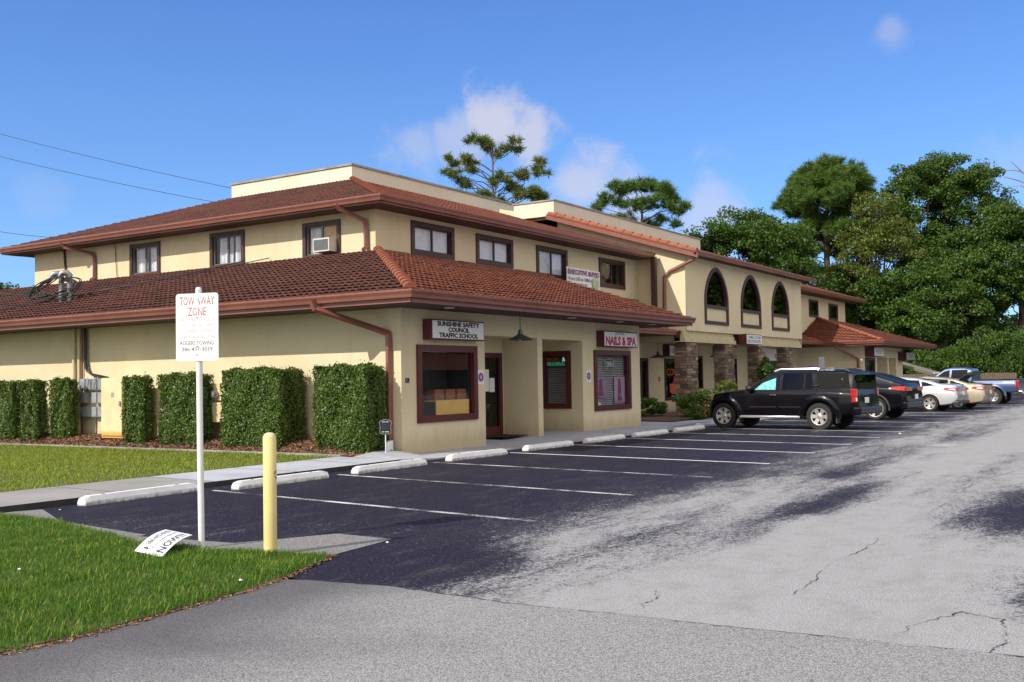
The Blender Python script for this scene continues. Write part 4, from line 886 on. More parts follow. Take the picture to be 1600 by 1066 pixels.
# small security sign by the corner
t = thing('security_yard_sign', 'small black badge shaped security sign on a thin stake by the downspout', 'yard sign', (16.28,13.62,.1)); sx, sy = 16.30, 13.63
m = MB(); m.tube([(sx,sy,.1),(sx,sy,.82)], .011, 8); obj('stake', m, 'white', t)
fs = Vector((.84,.54,0)).normalized(); Us = Vector((fs.y,-fs.x,0)); o = Vector((sx,sy,0))-fs*.02
oc = [(-.11,.56),(-.07,.53),(.07,.53),(.11,.56),(.10,.66),(.12,.76),(.08,.80),(.0,.815),(-.08,.80),(-.12,.76),(-.10,.66)]
m = MB(); m.prism([(x*1.1,(z-.67)*1.08+.67) for x, z in oc], o, Us, EZ, -fs, -.006, .002); pn = obj('rim', m, 'galv', t)
m = MB(); m.prism(oc, o, Us, EZ, -fs, .0022, .005); pn = obj('panel', m, 'black', t)
for s, z, h, w_ in (('---- ----',.765,.014,.13),('--- ----- --\n------- -- -\n---- ------',.63,.09,.15),('--- -----',.562,.014,.14)):
    text_part('lettering', s, 'ink_navy' if '\n' in s else 'white_txt', pn, o-fs*.0052-Us*w_/2+EZ*z, Us, EZ, w_, h, .0008)
t = thing('drain_boot', 'white plastic drain boot standing around the downspout foot', 'drain pipe', (16.72,13.93,.1))
m = MB(); m.lathe([(.085,.08),(.085,.36),(.078,.36),(.078,.1)], (16.74,13.90,0), EZ, 20); obj('pipe', m, 'white', t, 40); m = MB(); m.lathe([(.05,.08),(.055,.34),(.045,.34)], (16.60,13.83,0), EZ, 14); obj('side_pipe', m, 'white', t, 40)
# box signs on the fronts
def box_sign(name, label, x0, x1, z0, z1, y, lines, depth=.24, face='signwhite', casing='maroon', proud=None):
    t = thing(name, label, 'sign', ((x0+x1)/2, y, z0)); m = MB(); m.box(x0, x1, y-depth, y, z0, z1); obj('casing', m, casing, t)
    m = MB(); m.box(x0+.03, x1-.03, y-depth-.008, y-depth-.001, z0+.03, z1-.03); f = obj('face', m, face, t)
    for s, u, z, w_, h, mt, bl in lines: text_part('lettering', s, mt, f, (x0+u*(x1-x0), y-depth-.0085, z0+z*(z1-z0)), EX, EZ, w_*(x1-x0), h*(z1-z0), .003, bl)
    return t
box_sign('wall_sign', 'white box sign reading Sunshine Safety Council Traffic School', 17.62, 19.62, 2.49, 2.93, Y0, [('SUNSHINE SAFETY',.10,.66,.80,.25,'ink',.045),('COUNCIL',.30,.385,.40,.24,'ink',.045),('TRAFFIC SCHOOL',.13,.10,.74,.25,'ink',.045)])
t = box_sign('wall_sign', 'white box sign with magenta Nails and Spa lettering', 25.55, 27.66, 2.47, 2.92, Y0, [('JOYFUL',.32,.73,.28,.19,'tealtxt',.015),('NAILS & SPA',.05,.10,.90,.56,'magenta',.05)])
box_sign('wall_sign', 'small pale blue executive suites sign hung under the cornice', 42.65, 44.6, 2.93, 3.38, YM-.05, [('COSMIC CUSTOM',.08,.58,.82,.26,'ink_navy',.01),('EXECUTIVE SUITES',.06,.16,.86,.32,'ink_navy',.01)], .35)
box_sign('wall_sign', 'dark box sign half hidden behind the first stone column', 39.4, 41.6, 2.44, 2.92, YU, [('CONSIGNMENT',.1,.3,.8,.4,'ink_navy',.01)], .3)
box_sign('wall_sign', 'grey box sign between the second and third stone columns', 44.9, 47.4, 2.50, 2.95, YU, [('---- -----',.2,.5,.6,.10,'ink_navy',0)], .25, 'acwhite', 'black')
box_sign('wall_sign', 'white sign with dark ovals beside the last stone column', 51.2, 54.2, 2.3, 3.0, YU, [('oO',.55,.2,.35,.55,'ink_navy',.02)], .25)
box_sign('wall_sign', 'white box sign over the curtained window of the far wing', 58.2, 60.4, 2.52, 3.02, YR, [('----- ---',.2,.55,.6,.08,'ink_navy',0),('-- ------',.2,.32,.6,.08,'ink_navy',0)], .5)
box_sign('wall_sign', 'dark box sign at the far end of the far wing', 66.2, 68.6, 2.35, 2.85, YR, [('---- ----',.2,.55,.6,.08,'ink_navy',0),('--- ---',.25,.32,.5,.08,'ink_navy',0)], .5, 'meter')
for x, z, l in ((19.80,1.66,'round violet badge sticker between the mustard cloth window and door'),(25.05,1.65,'round violet badge sticker left of the nails window'),(39.0,1.5,'small dark badge sticker on the wall near the first stone column')):
    t = thing('badge_sticker', l, 'sticker', (x, Y0 if x < 30 else YU, z)); y = (Y0 if x < 30 else YU)
    m = MB(); m.box(x-.13, x+.13, y-.006, y-.002, z-.17, z+.17); obj('backing', m, 'signwhite' if x < 30 else 'stucco', t)
    m = MB(); m.lathe([(.105,0),(.105,.003),(0,.003)], (x, y-.006, z), -EY, 24); d_ = obj('disc', m, 'sticker', t); m = MB(); m.lathe([(.045,0),(.045,.002),(0,.002)], (x, y-.009, z), -EY, 18); obj('centre', m, 'ink_pale', d_)
t = thing('address_plaque', 'small dark plaque on the front wall near the corner', 'plaque', (17.08,Y0,1.6)); m = MB(); m.box(17.0,17.13,Y0-.01,Y0-.002,1.56,1.66); obj('plate', m, 'black', t); text_part('mark', '/_', 'white_txt', t, (17.02,Y0-.0105,1.58), EX, EZ, .085, .06, .002)
# neon and window signs
t = thing('led_sign', 'lit sign reading Facial and Waxing behind the narrow window', 'window sign', (24.8,14.5,2.0)); B = ((24.79,0,0), EY, EZ, -EX)
m = MB(); m.obox(*B, 14.17, 14.86, 1.92, 2.21, 0, .02); obj('panel', m, 'black', t)
text_part('lettering', 'FACIAL', 'neon_red', t, (24.768,14.83,2.09), -EY, EZ, .42, .09, .002, .004); text_part('lettering', '&', 'neon_white', t, (24.768,14.33,2.07), -EY, EZ, .10, .12, .002, .01); text_part('lettering', 'WAXING', 'neon_green', t, (24.768,14.83,1.945), -EY, EZ, .58, .115, .002, .012)
t = thing('neon_open_sign', 'unlit oval open sign hanging inside the nails window', 'window sign', (26.5,Y0+.07,2.0))
m = MB(); ov = [(26.45+.36*math.cos(k/20*2*math.pi), Y0+.07, 1.97+.17*math.sin(k/20*2*math.pi)) for k in range(21)]; m.tube(ov, .014, 6); obj('neon_tube', m, 'blind', t)
text_part('lettering', 'OPEN', 'white_txt', t, (26.22,Y0+.065,1.90), EX, EZ, .46, .15, .012, -.01)
t = thing('window_decal', 'orange consignment lettering and round decal on the dark window by the first column', 'window decal', (40.4,YU,1.4))
text_part('lettering', 'CONSIGN', 'orange', t, (39.75,YU-.012,1.62), EX, EZ, 1.9, .32, .003, .01); m = MB(); m.prism([(40.0,.95),(40.2,.86),(40.9,.86),(41.1,.95),(41.1,1.3),(40.0,1.3)], (0,YU,0), EX, EZ, -EY, .012, .016); obj('basket', m, 'orange', t); m = MB(); m.prism([(40.3,1.32),(40.9,1.32),(40.85,1.62),(40.45,1.6)], (0,YU,0), EX, EZ, -EY, .012, .016); obj('figure', m, 'magenta', t)
t = thing('window_lettering', 'white service list lettered on the dark window behind the second column', 'window decal', (46.2,YU,1.6))
for s, z in (('BEAUTY',1.75),('-----    ----',1.45),('------  ---',1.13),('---- ---',.85)): text_part('lettering', s, 'white_txt', t, (45.5,YU-.012,z), EX, EZ, 1.5 if ' ' in s else 1.1, .17 if '-' not in s else .07, .002, .01)
# banner
t = thing('banner', 'white executive suites vinyl banner propped on the tile roof', 'banner', (32.1,17.6,4.9)); yb = 17.62
m = MB(); nb = 12
for i in range(nb):
    f = lambda s_: (30.88+2.45*s_, yb+.02*math.sin(s_*9), 0)
    (xa, ya, _), (xb, yb2, _) = f(i/nb), f((i+1)/nb)
    m.poly([(xa,ya,4.80),(xb,yb2,4.72),(xb,yb2,5.46),(xa,ya,5.48)]); m.poly([(xa,ya+.004,4.80),(xa,ya+.004,5.48),(xb,yb2+.004,5.46),(xb,yb2+.004,4.72)])
sh = obj('sheet', m, 'signwhite', t)
for s, u, z, w_, h, mt, bl in (('EXECUTIVE SUITES',.07,5.24,2.26,.17,'purple',.03),('From 150 to 2000 sf',.12,5.03,1.7,.12,'ink_navy',.006),('---- ------',.15,4.90,1.3,.03,'ink_navy',.0)): text_part('lettering', s, mt, sh, (30.88+u,yb-.028,z), EX, EZ, w_, h, .002, bl)
m = MB(); m.lathe([(.25,0),(.25,.003),(0,.003)], (32.98,yb-.026,4.98), -EY, 24); e = obj('emblem', m, mat('pale_green_emblem', (.5,.62,.45), .6), sh); m = MB(); m.prism([(32.80,4.85),(32.92,4.82),(33.15,5.05),(33.1,5.12)], (0,yb,0), EX, EZ, -EY, .0295, .032); m.prism([(33.0,5.0),(33.1,5.0),(33.12,5.12),(32.98,5.1)], (0,yb,0), EX, EZ, -EY, .0325, .034); obj('emblem_mark', m, mat('yellow_emblem_mark', (.65,.55,.1), .6), e)
# pendant lamps
def lamp(x, y, zt, zs, r, label, arm=None):
    t = thing('pendant_lamp', label, 'lamp', (x, y, zs)); m = MB()
    m.tube(arm or [(x,y,zt),(x,y,zs+.14)], .012, 8); obj('stem', m, 'lampshade', t, 40)
    m = MB(); m.lathe([(.035,.24),(.05,.21),(.06,.13),(r*.45,.09),(r*.85,.03),(r,.0),(r*.97,-.012),(r*.6,.05),(.04,.08)], (x,y,zs), EZ, 28, capends=False); obj('lamp_shade', m, 'lampshade', t, 40)
    m = MB(); m.lathe([(.02,.06),(.035,.02),(.03,-.01),(0,-.02)], (x,y,zs), EZ, 12); obj('bulb', m, 'signwhite', t, 40)
lamp(20.36,12.9,3.145,2.52,.30,'dark pendant lamp hanging in front of the recessed shop door')
lamp(37.3,17.2,2.95,2.36,.34,'grey pendant lamp hanging in the dark recess left of the first column')
lamp(42.0,16.6,0,2.42,.33,'grey gooseneck lamp between the first two stone columns',[(42.3,16.9,2.6),(42.28,16.88,2.85),(42.12,16.72,2.9),(42.0,16.6,2.8),(42.0,16.6,2.56)])
t = thing('doormat', 'black rubber mat at the recessed shop door', 'doormat', (21.8,14.4,.165)); m = MB(); m.box(21.2,22.3,13.95,14.75,.166,.18); obj('pad', m, 'mat', t)
# handicap signs
for x, y, l, zt, mt in ((50,15.0,'blue parking sign on a post beside the last stone column',2.0,'bluesign'),(51.6,14.9,'thin grey sign post rising behind the dark SUV roof',2.45,'galv')):
    t = thing('parking_sign', l, 'sign', (x,y,.16)); m = MB(); m.tube([(x,y,.1),(x,y,zt)], .03, 8); obj('post', m, 'galv', t)
    m = MB(); m.obox((x,y,0), Vector((.57,-.82,0)), EZ, Vector((-.82,-.57,0)), -.14, .14, zt-.6, zt, .03, .036); p = obj('panel', m, mt, t)
    if mt == 'bluesign':
        c_ = Vector((x,y,zt-.3))+Vector((-.82,-.57,0))*.038; U = Vector((.57,-.82,0)); m = MB(); m.tube([c_+U*.06*math.cos(k/12*5.2+.2)+EZ*(.06*math.sin(k/12*5.2-2.6)-.06) for k in range(13)], .011, 5); m.tube([c_+EZ*.12,c_,c_+U*.07,c_+U*.09-EZ*.1], .012, 5); obj('wheelchair_symbol', m, 'white_txt', p)
# window air conditioner
t = thing('window_air_conditioner', 'white window air conditioner poking out below the plywood panel', 'air conditioner', (20.95,19.6,5.2)); m = MB()
B = ((XU,0,0), EY, EZ, -EX); m.obox(*B, 19.30, 19.90, 5.19, 5.56, -.2, .36); obj('casing', m, 'acwhite', t)
m = MB(); m.obox(*B, 19.34, 19.86, 5.23, 5.52, .362, .368); g_ = obj('condenser_panel', m, 'plasticgrey', t); m = MB()
for k in range(14): m.obox(*B, 19.35, 19.85, 5.235+k*.0205, 5.241+k*.0205, .3685, .374)
obj('grille', m, 'meter', g_)
def smooth_path(P, k=6):
    P = [Vector(p) for p in P]; o = []
    for i in range(len(P)-1):
        a, b, c, d = P[max(i-1,0)], P[i], P[i+1], P[min(i+2,len(P)-1)]
        for j in range(k):
            t = j/k; o.append(.5*((2*b)+(c-a)*t+(2*a-5*b+4*c-d)*t*t+(3*b-a-3*c+d)*t**3))
    return o+[P[-1]]
# utilities on the side wall
ZW = .3
t = thing('utility_cabinet', 'tall cream utility cabinet with rusty foot against the side wall', 'cabinet', (16.5,22.4,ZW)); m = MB(); m.box(16.22,16.86,21.97,22.82,.30,1.80); obj('body', m, 'cabinet', t); m = MB(); m.box(16.19,16.218,21.99,22.80,.36,1.78); d_ = obj('door', m, 'cabinet', t)
m = MB(); m.box(16.185,16.189,22.3,22.4,1.32,1.44); obj('warning_label', m, 'meter', d_); m = MB(); m.box(16.16,16.19,22.02,22.07,1.1,1.22); obj('handle', m, 'galv', d_)
m = MB()
for z in (.5,.98,1.56): m.box(16.24,16.28,21.945,21.968,z,z+.09)
obj('hinge', m, 'cabinet', t)
t = thing('utility_cabinet', 'small cream box on yellow legs half hidden between hedges', 'cabinet', (16.5,20.9,ZW)); m = MB(); m.box(16.42,16.86,20.6,21.3,.70,1.53); obj('body', m, 'cabinet', t); m = MB(); m.box(16.46,16.56,20.68,20.78,.2,.70); m.box(16.46,16.56,21.1,21.2,.2,.70); obj('leg', m, 'yellow', t)
t = thing('utility_cabinet', 'cream box with a round meter behind the sign pole', 'cabinet', (16.5,18.9,ZW)); m = MB(); m.box(16.42,16.86,18.55,19.3,.72,1.18); m.box(16.44,16.86,18.55,19.3,1.22,1.62); obj('body', m, 'cabinet', t); m = MB(); m.lathe([(.10,0),(.10,.06),(.075,.11),(0,.12)], (16.42,18.85,1.36), -EX, 20); obj('meter_dial', m, 'galv', t, 40)
for r_, (z0, z1) in enumerate(((1.50,1.80),(1.16,1.44),(.80,1.06))):
    for k in range(4):
        if r_ == 1 and k == 1: continue
        y = 24.42-k*.25; t = thing('electric_meter_box', ['top row','middle row','bottom row'][r_]+' grey meter box, '+['leftmost','second from left','third from left','nearest the cabinet'][k], 'meter box', (16.75,y,z0), 'grey electric meter boxes on the side wall')
        m = MB(); m.box(16.70,16.866,y-.21,y,z0,z1); obj('box', m, 'meter', t); m = MB(); m.box(16.69,16.699,y-.2,y-.01,z0+.02,z1-.02); obj('cover', m, 'meter', t)
t = thing('conduit', 'cream painted conduit pipes rising from the mulch to the eaves', 'conduit', (16.8,24.8,ZW)); 
for y in (24.83,24.60): m = MB(); m.tube([(16.80,y,.2),(16.80,y,3.14)], .045, 10); obj('pipe', m, 'ivory', t, 40)
m = MB(); m.tube([(16.82,24.50,.2),(16.82,24.50,3.14)], .022, 8); obj('pipe', m, 'gutter', t, 40)
m = MB(); m.tube([(16.84,23.95,.2),(16.84,23.95,.8)], .018, 8); obj('pipe', m, 'meter', t, 40)
t = thing('cable_bundle', 'black cable bundle dropping down the side wall to the meters', 'cables', (16.8,24.4,2))
for k in range(7):
    o1 = RNG.uniform(-.05,.05,2); m = MB(); P_ = [(16.80+o1[0]*.5,24.35+o1[1],3.14),(16.80,24.33+o1[1],2.6),(16.79+o1[0]*.4,24.30+o1[1],2.2),(16.79,24.18+o1[1],1.98),(16.79,23.95-k*.05,1.87+o1[0]*.4),(16.78,23.7-k*.06,1.81+o1[1]*.4),(16.78,23.5-k*.04,1.70)]
    m.tube(smooth_path(P_), .016, 6); obj('cable', m, 'cable', t, 60)
for k in range(5):
    m = MB(); y = 24.2-k*.14; m.tube([(16.68,y,1.84),(16.64,y-.1,1.7),(16.66,y-.02,1.52),(16.68,y+.1,1.46)], .008, 5); obj('cable', m, 'cable' if k % 2 else 'neon_red', t, 60) if k % 2 else obj('cable', m, 'galv', t, 60)
# service masts on the tile roof
t = thing('service_mast', 'pair of grey weatherhead masts with black cables on the mouldy roof', 'service mast', (18.0,27.6,4.1))
for y in (27.05,26.65):
    m = MB(); x = 17.9; m.tube([(x,y,3.95),(x,y,4.72),(x,y+.0,4.80),(x-.06,y+.06,4.88),(x-.16,y+.14,4.86),(x-.2,y+.2,4.76)], [.075,.075,.085,.095,.085,.05], 12); obj('mast', m, 'galv', t, 50)
for k in range(12):
    q = RNG.uniform(-1,1,6); m = MB()
    P_ = [(17.70,27.05+q[0]*.2,4.76),(17.55+q[1]*.1,27.5+q[2]*.2,4.55+q[3]*.1),(17.5,27.6+q[2]*.35,4.30+q[3]*.15),(17.62,27.1+q[4]*.3,4.18+q[5]*.1),(17.7,26.6+q[1]*.25,4.25+q[0]*.15),(17.75,26.1+q[3]*.25,4.42+q[4]*.18),(17.8,26.45,4.62+q[2]*.1),(17.8,26.9,4.6+q[5]*.15)]
    if k > 6: P_ = [(17.70,26.95+q[0]*.2,4.78),(17.6,27.5+q[1]*.2,4.62+q[3]*.1),(17.5,28.0+q[2]*.1,4.30+q[4]*.08),(17.4,28.6,4.32),(17.2,30,4.45),(16.8,33,4.7)]
    m.tube(smooth_path(P_), .016, 6); obj('cable', m, 'cable', t, 70)
for k in range(2):
    m = MB(); m.tube([(17.9,26.9,4.18),(18.6,25.6-k*.3,4.42),(20,23.6-k*.6,4.86),(21.1,22.9-k,5.22)], .014, 5); obj('cable', m, 'cable', t, 70)
    m = MB(); m.tube(smooth_path([(17.9,27.0,4.2),(16.9,28.4+k*.5,3.83),(16.2,29.0+k*.5,3.60),(15.62,29.3+k*.3,3.42)]), .014, 5); obj('cable', m, 'cable', t, 70)
for y, zt, zb_ in ((31.74,6.24,5.3),(29.0,6.24,5.1)):
    t = thing('wall_cable', 'black vertical cable on the upper side wall '+('near its far end' if y > 30 else 'beside the first small window'), 'cable', (21.1,y,zb_)); m = MB(); m.tube([(21.11,y,zt),(21.11,y-.05,(zt+zb_)/2),(21.11,y-.12,zb_)], .035 if y > 30 else .012, 6); obj('cable', m, 'cable', t)
# overhead lines
for k, (a, b, l) in enumerate((((23.13,46.37,13.94),(28.6,31.6,9.45),'upper thin power line reaching the roof parapet'),((23.15,46.41,12.87),(28.01,31.77,8.80),'lower thin power line reaching the dark roof'),((23.23,46.53,9.35),(24.51,37.29,7.53),'short power line low at the far left'))):
    t = thing('power_line', l, 'power line', a, 'overhead power lines'); m = MB(); A, Bq = Vector(a), Vector(b)
    pts = [A.lerp(Bq, s/16)-EZ*(.5*4*(s/16)*(1-s/16))*.3 for s in range(17)]; m.tube(pts, .010, 5); obj('wire', m, 'cable', t)
# awning and fence beyond the far wing
t = thing('patio_cover', 'white corrugated patio cover on thin posts beyond the far wing', 'patio cover', (78,14.5,0)); m = MB(); n_ = 30
for i in range(n_):
    x0 = 74.2+.115*i; pf = [(18.5,2.95),(13.9,1.50),(13.9,1.515+.025*(i%2)),(18.5,2.965+.025*(i%2))]
    m.prism(pf, (x0,0,0), EY, EZ, EX, 0, .115)
obj('cover_sheet', m, mat('weathered_cover_sheet', (.20, .185, .16), .8, .15), t); m = MB()
for k in range(14): m.box(74.2+k*.24, 74.32+k*.24, 13.82, 13.895, 1.50, 1.56)
obj('end_flute', m, 'white', t); m = MB(); m.prism([(18.5,2.80),(13.95,1.37),(13.95,1.49),(18.5,2.94)], (74.12,0,0), EY, EZ, EX, 0, .08); obj('side_beam', m, mat('shaded_cover_beam_paint', (.17, .155, .13), .8), t); 
for x in (74.4,77.4):
    m = MB(); m.box(x-.08,x+.08,14.1,14.26,0,1.56); obj('post', m, 'white', t)
t = thing('wooden_fence', 'weathered board fence behind the silver sedan', 'fence', (80,15,0)); m = MB()
for k in range(60): m.box(81, 81.03, 19-k*.16, 19-k*.16+.145, 0, 1.45+.03*random.random())
obj('board_panel', m, 'wood', t); m = MB()
for y in (19,16.5,14,11.5): m.box(81.03,81.13,y,y+.1,0,1.5)
obj('post', m, 'wood', t)
m = MB()
for k, (x, y, s_) in enumerate([(5.66,6.22,.016),(5.1,8.3,.014),(8.05,12.2,.012),(28.0,6.1,.03),(7.9,6.6,.015)]):
    t = thing('paper_scrap', ['white paper scrap at the corner of the near grass','pale crumpled wrapper in the near lawn','tiny white scrap by the chipped wheel stop','white scrap on the asphalt before the cars','flat white scrap on the dark asphalt'][k], 'litter', (x,y,.02)); m = MB(); m.lathe([(s_,0),(s_*.8,s_*.5),(s_*.3,s_*.7),(0,s_*.6)], (x,y,.01 if k > 1 else .06), EZ, 7); obj('crumple', m, 'paper', t)
t = thing('manhole_patch', 'pale repair patch in the asphalt lane ahead of the cars', 'patch', (24,4.3,0)); m = MB(); m.poly([(23.4,4.1,.004),(24.1,3.9,.004),(24.4,4.5,.004),(23.7,4.7,.004)]); obj('patch', m, 'concrete_old', t)
# building across the lot, seen only in the window glass
nb = thing('opposite_building', 'tile roofed office building across the lot seen as a reflection in the shop window', 'building', (130,-80,0)); m = MB(); m.box(90,175,-92,-84,0,3.2); obj('wall', m, 'gutter_dark', nb)  # dark wall colour stands in for the shade of a deep arcade
for k in range(10): m = MB(); m.box(91+k*9,92.5+k*9,-79,-78,0,3.2); obj('stone_column', m, 'stone', nb)
m = MB(); m.prism([(-76,3.3),(-86,6.6),(-94,3.3)], (88,0,0), EY, EZ, EX, 0, 90); obj('roof', m, 'tile', nb)
# ------------------------------------------------------------------ vehicles (local frame: nose +y, left side -x, ground z=0)
LOCAL[0] = True
class Car:
    def __init__(s, L, W, zb, zs, zt, tum=.36, wk=None):
        s.L, s.W, s.zb, s.zs, s.zt, s.tum = L, W, zb, zs, zt, tum
        s.wk = wk or [(-L/2,.86),(-L/2+.12,.93),(-L/2+.5,.985),(-L/4,1),(L/4,1),(L/2-.6,.97),(L/2-.2,.88),(L/2-.05,.76),(L/2,.66)]
    def f(s, tab, y): return float(np.interp(y, [p[0] for p in tab], [p[1] for p in tab]))
    def sec(s, y):
        w = s.W/2*s.f(s.wk, y); zb, zt = s.f(s.zb, y), s.f(s.zt, y); zs = min(s.f(s.zs, y), zt-.07); gh = max(0, zt-zs-.07)
        wt = w-.075-s.tum*gh; r = .09+.03*min(1, gh*4)
        P = [(0,zb),(w-.12,zb),(w-.035,zb+.05),(w-.008,zb+.18),(w,zb+.42*(zs-zb)),(w-.004,zb+.66*(zs-zb)),(w-.022,zs-.10),(w-.045,zs-.03),(w-.07,zs+.0)]
        zr = zt-.055 if gh > .02 else zs+.035
        P += [(wt+.0,zr),(wt-.045,zt-.022),(wt-.14,zt),(wt*.55,zt+.012),(0,zt+.02)]
        return P
    def side_x(s, y, z):
        P = s.sec(y)[2:11]
        for (xa, za), (xb, zb) in zip(P, P[1:]):
            if za <= z <= zb and zb > za: return xa+(xb-xa)*(z-za)/(zb-za)
        return P[-1][0] if z > P[-1][1] else P[0][0]
    def body(s, name, paint, par, wheels, r, arch=.06, n=90, y0=None, y1=None, well='alloydark'):
        y0 = -s.L/2 if y0 is None else y0; y1 = s.L/2 if y1 is None else y1
        keys = sorted({y0, y1, *[k for t in (s.zt,) for k, _ in t if y0 < k < y1]}); ys = []
        for a, b in zip(keys, keys[1:]):
            k = max(1, int((b-a)/((y1-y0)/n))); ys += [a+(b-a)*i/k for i in range(k)]
        ys.append(y1); mb = MB(); rows = []
        for y in ys:
            P = s.sec(y); rows.append([(-x, y, z) for x, z in P]+[(x, y, z) for x, z in P[-2:0:-1]])
        m_ = len(rows[0]); vs = [p for r_ in rows for p in r_]
        fs = [(i*m_+j, i*m_+(j+1)%m_, (i+1)*m_+(j+1)%m_, (i+1)*m_+j) for i in range(len(rows)-1) for j in range(m_)]+[tuple(range(m_))[::-1], tuple(range((len(rows)-1)*m_, len(rows)*m_))]
        mb.mesh(vs, fs); o = obj(name, mb, [paint, well], par)
        bm = bmesh.new(); bm.from_mesh(o.data); bmesh.ops.recalc_face_normals(bm, faces=bm.faces[:]); bm.to_mesh(o.data); bm.free()
        c = MB()
        for yw in wheels:
            for sx in (-1, 1): c.lathe([(0,0),(r+arch,0),(r+arch,.42),(0,.42)], (sx*(s.W/2-.36), yw, r), (sx,0,0), 40, capends=False)
        cut = obj('cutter', c, [paint, well], par)
        for p in cut.data.polygons: p.material_index = 1
        bm = bmesh.new(); bm.from_mesh(cut.data); bmesh.ops.remove_doubles(bm, verts=bm.verts[:], dist=1e-5); bmesh.ops.recalc_face_normals(bm, faces=bm.faces[:]); bm.to_mesh(cut.data); bm.free()
        if wheels:
            md = o.modifiers.new('b', 'BOOLEAN'); md.operation = 'DIFFERENCE'; md.solver = 'EXACT'; md.object = cut
            dg = bpy.context.evaluated_depsgraph_get(); me = bpy.data.meshes.new_from_object(o.evaluated_get(dg)); o.modifiers.clear(); o.data = me
        bpy.data.objects.remove(cut)
        o.data.polygons.foreach_set('use_smooth', [True]*len(o.data.polygons)); o.data.set_sharp_from_angle(angle=math.radians(32)); o.data.name = name
        return o
    def patch(s, name, C, m, par, off=.008, n=10, sides=(-1,), thick=.03, smooth=40, bulge=0):
        """panel on the flank through four corners (y,z): a b c d, following the body surface"""
        for sd in sides:
            mb = MB(); G = []; k = n
            for i in range(n+1):
                row = []
                for j in range(k+1):
                    u, v = i/n, j/k
                    y = (1-u)*(1-v)*C[0][0]+u*(1-v)*C[1][0]+u*v*C[2][0]+(1-u)*v*C[3][0]; z = (1-u)*(1-v)*C[0][1]+u*(1-v)*C[1][1]+u*v*C[2][1]+(1-u)*v*C[3][1]
                    x = s.side_x(y, z)+off+bulge*math.sin(math.pi*u)*math.sin(math.pi*v); row.append((x, y, z))
                G.append(row)
            vs = [(sd*x, y, z) for r_ in G for x, y, z in r_]; q = k+1; fs = [(i*q+j, (i+1)*q+j, (i+1)*q+j+1, i*q+j+1) for i in range(n) for j in range(k)]
            b = len(vs); ring = [i*q for i in range(n+1)]+[n*q+j for j in range(1, q)]+[i*q+k for i in range(n-1, -1, -1)]+[j for j in range(k-1, 0, -1)]
            vs += [(vs[i][0]-sd*thick, vs[i][1], vs[i][2]) for i in ring]; R_ = len(ring)
            fs += [(ring[i], b+i, b+(i+1)%R_, ring[(i+1)%R_]) for i in range(R_)]
            mb.mesh(vs, fs); o = obj(name, mb, m, par, smooth)
            bm = bmesh.new(); bm.from_mesh(o.data); bmesh.ops.recalc_face_normals(bm, faces=bm.faces[:])
            f = max(bm.faces, key=lambda f: f.calc_area())
            if f.normal.x*sd < 0: bmesh.ops.reverse_faces(bm, faces=bm.faces[:])
            bm.to_mesh(o.data); bm.free()
            if smooth: o.data.polygons.foreach_set('use_smooth', [True]*len(o.data.polygons)); o.data.set_sharp_from_angle(angle=math.radians(smooth))
        return o
def wheel(par, x, y, r, sd, rim, style, width=.23, spin=0.):
    """sd: -1 left, +1 right; the spoked face looks outwards"""
    ax = Vector((sd,0,0)); o = Vector((x, y, r)); h = width/2
    m = MB(); m.lathe([(rim*.98,-h),(r*.93,-h),(r,-h*.72),(r,h*.72),(r*.965,h*.95),(r*.86,h*1.02),(rim*1.06,h*.98),(rim*1.0,h*.86),(rim*.98,-h)], o, ax, 48, capends=False)
    w_ = obj('wheel', m, 'tyre', par, 35)
    m = MB(); m.lathe([(0,-.02),(rim*.97,-.02),(rim*.97,h*.5)], o, ax, 32, capends=False); obj('brake_recess', m, 'alloydark', w_)
    m = MB(); m.lathe([(rim*.90,h*.55),(rim*.90,h*.86),(rim*1.0,h*.9),(rim*1.01,h*.80),(rim*.97,h*.3)], o, ax, 48, capends=False)
    a = Vector((0,1,0)); b = Vector((0,0,1))
    def spoke(ang, w0, w1, r0, r1, d0=.72, d1=.70, th=.03):
        c, s_ = math.cos(ang), math.sin(ang); R_ = a*c+b*s_; T = -a*s_+b*c
        P = [o+ax*h*d0+R_*r0-T*w0, o+ax*h*d1+R_*r1-T*w1, o+ax*h*d1+R_*r1+T*w1, o+ax*h*d0+R_*r0+T*w0]; Q = [p-ax*th for p in P]
        m.mesh(P+Q, [(0,1,2,3),(7,6,5,4),(0,4,5,1),(1,5,6,2),(2,6,7,3),(3,7,4,0)])
    if style == 'six':
        for k in range(6): spoke(spin+k*math.pi/3, .045, .062, rim*.2, rim*.95, .62, .80)
        m.lathe([(rim*.34,h*.35),(rim*.34,h*.62),(rim*.26,h*.72),(0,h*.74)], o, ax, 24)
    elif style == 'fivetwin':
        for k in range(5):
            for q in (-.13, .13): spoke(spin+k*2*math.pi/5+q*.8, .016, .022, rim*.15, rim*.95, .5, .78)
        m.lathe([(rim*.2,h*.3),(rim*.2,h*.58),(0,h*.62)], o, ax, 20)
    else:
        for k in range(5):
            for q in (-.22, .22): spoke(spin+k*2*math.pi/5+q, .022, .030, rim*.18, rim*.95, .55, .78)
        m.lathe([(rim*.26,h*.3),(rim*.26,h*.60),(0,h*.64)], o, ax, 20)
    obj('rim', m, 'alloy', w_, 35); return w_
def wheels4(car, par, yr, yf, r, rim, style, tr=None, sides=(-1, 1)):
    x = tr or car.W/2-.12
    for y in (yr, yf):
        for sd in (-1, 1): wheel(par, sd*x, y, r, sd, rim, style, spin=.4+.3*y)
